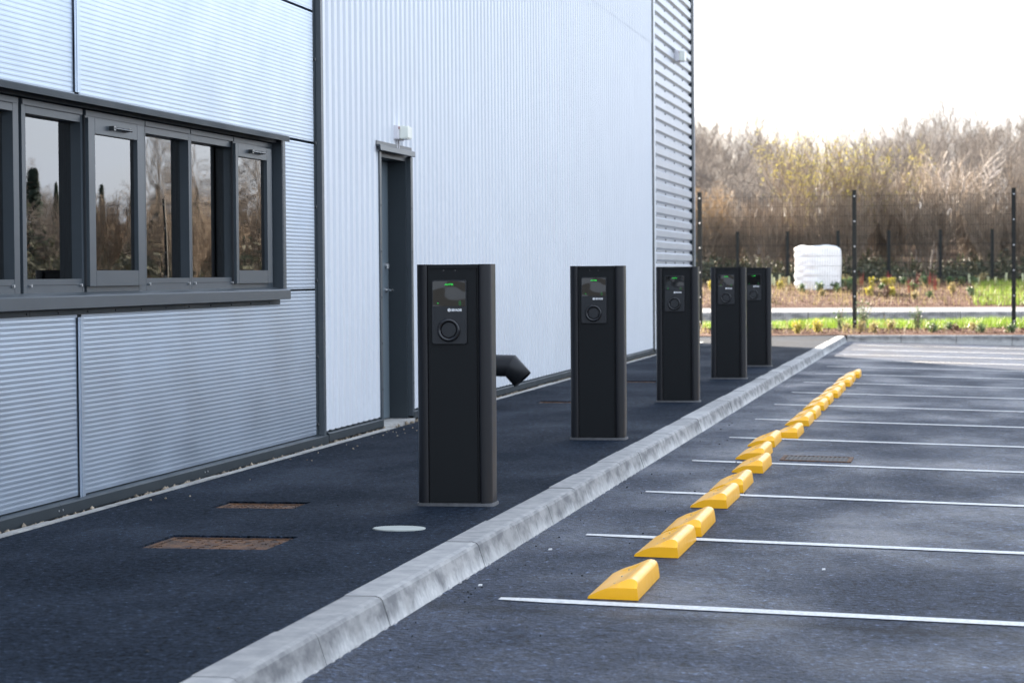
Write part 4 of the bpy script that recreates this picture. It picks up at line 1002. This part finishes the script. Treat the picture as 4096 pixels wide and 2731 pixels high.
mat_straw = mat('straw_leaf', (.3, .24, .1), .7, island=.4, trans=.3)
# small plants in the beds
def small(name, lab, x, y, z, H, n, m_st, m_lf, spread=.4, ls=.02, per=3, group=None):
    rn = random.Random(int(x*97+y)); segs = []; tips = []
    for i in range(n):
        a = rn.uniform(0, 6.3); l = H*rn.uniform(.55, 1); d = np.array([math.cos(a)*spread*rn.random(), math.sin(a)*spread*rn.random(), 1.]); p = np.array([rn.gauss(0, H*.06), rn.gauss(0, H*.06), 0]); q = p+d*l*.5; q2 = q+(d+np.array([rn.gauss(0, .15), rn.gauss(0, .15), 0]))*l*.5
        segs += [(p, q, .005, .004), (q, q2, .004, .002)]; tips += [q, q2, (q+q2)/2, (p+q)/2]
    t = thing(name, lab, 'plant', (x, y, z), group)
    o = bpy.data.objects.new('stems', seg_mesh('stems', segs, m_st)); col.objects.link(o); o.parent = t
    if m_lf: o = bpy.data.objects.new('leaves', leaf_mesh('leaves', tips, ls, m_lf, rn, .03, per)); col.objects.link(o); o.parent = t
def at(px, Y): # world x seen at photo column px at distance Y (rough)
    return Y*math.tan(math.atan((px-2048)/9671)-yaw)
small('golden_shrub', 'left one of two low golden leaved shrubs in the mulch near the kerb corner', at(3188, 46.3), 46.3, .02, .22, 22, m_bark3, m_gold, .6, .018, 4)
small('golden_shrub', 'right one of two low golden leaved shrubs in the mulch near the kerb corner', at(3272, 46.4), 46.4, .02, .24, 24, m_bark3, m_gold, .7, .018, 4)
small('evergreen_shrub', 'dark upright shrub at the foot of the middle fence post', at(3452, 47.6), 47.6, .02, .62, 22, m_bark3, m_gleaf, .25, .02, 4)
small('evergreen_shrub', 'dark green shrub on the verge right of the middle fence post', at(3672, 48.2), 48.2, .02, .45, 18, m_bark3, m_gleaf, .3, .02, 5)
small('evergreen_shrub', 'low dark shrub by the far kerb, below the right part of the verge', at(3733, 46.6), 46.6, .02, .16, 18, m_bark3, m_gleaf, .8, .02, 5)
small('evergreen_shrub', 'low dark shrub near the far kerb at the right edge', at(4045, 46.4), 46.4, .02, .16, 18, m_bark3, m_gleaf, .8, .02, 5)
small('evergreen_shrub', 'small grey green shrub in the mulch midway along the far kerb', at(3925, 46.5), 46.5, .02, .14, 14, m_bark3, m_gleaf, .8, .02, 5)
small('evergreen_shrub', 'tall thin shrub on the verge between bale and middle post', at(3360, 47.4), 47.4, .02, .5, 14, m_bark3, m_gleaf, .25, .02, 3)
for j, (px, Y) in enumerate(((3450, 75), (3560, 75.5), (3672, 75.5), (3722, 75), (3740, 73), (3640, 72))):
    x = at(px, Y); small('red_dogwood', 'red stemmed dogwood among the mulch on the bank', x, Y, hill(x, Y), .5, 14, m_redst, None, .3, group='red dogwoods on the bank')
for j, (px, Y, g) in enumerate(((3490, 75, 1), (3540, 75.5, 1), (3570, 75, 1), (3480, 71, 1), (3570, 70.6, 1), (3400, 75, 0), (3370, 74.8, 0), (3210, 72.5, 0), (3280, 72.8, 0), (3345, 73, 0), (3800, 76, 0), (3850, 76, 0), (3900, 75.5, 0), (3620, 76, 0), (3700, 76, 0), (3120, 74, 1), (3000, 74, 0), (2850, 74, 1))):
    x = at(px, Y); small('bank_plant', ('yellow' if g else 'green')+' leaved low plant among the mulch on the raised bank', x, Y, hill(x, Y), .24, 14, m_bark3, m_gold if g else m_gleaf, .6, .035, 5, group=('yellow' if g else 'green')+' plants on the bank')

print('SEGS', [len(k[1].polygons)//3 for k in kinds])

rn = random.Random(9)
for i in range(46):
    near = i < 18
    Y = rn.uniform(46.2, 49.6) if near else rn.uniform(68.5, 77); x = rn.uniform(-9, .6); z = .02 if near else hill(x, Y)
    k = rn.randrange(3)
    small('weed_clump', ['straw coloured weed clump', 'green leaved weed clump', 'brown twiggy weed clump'][k]+(' among the bark of the near bed' if near else ' among the bark on the far bank'), x, Y, z, rn.uniform(.1, .22) if near else rn.uniform(.15, .38), 14, m_bark3, [mat_straw, m_gleaf, m_chip][k], .6, .02 if near else .03, 4, group=['straw', 'green', 'brown'][k]+(' weeds on the near bed' if near else ' weeds on the far bank'))
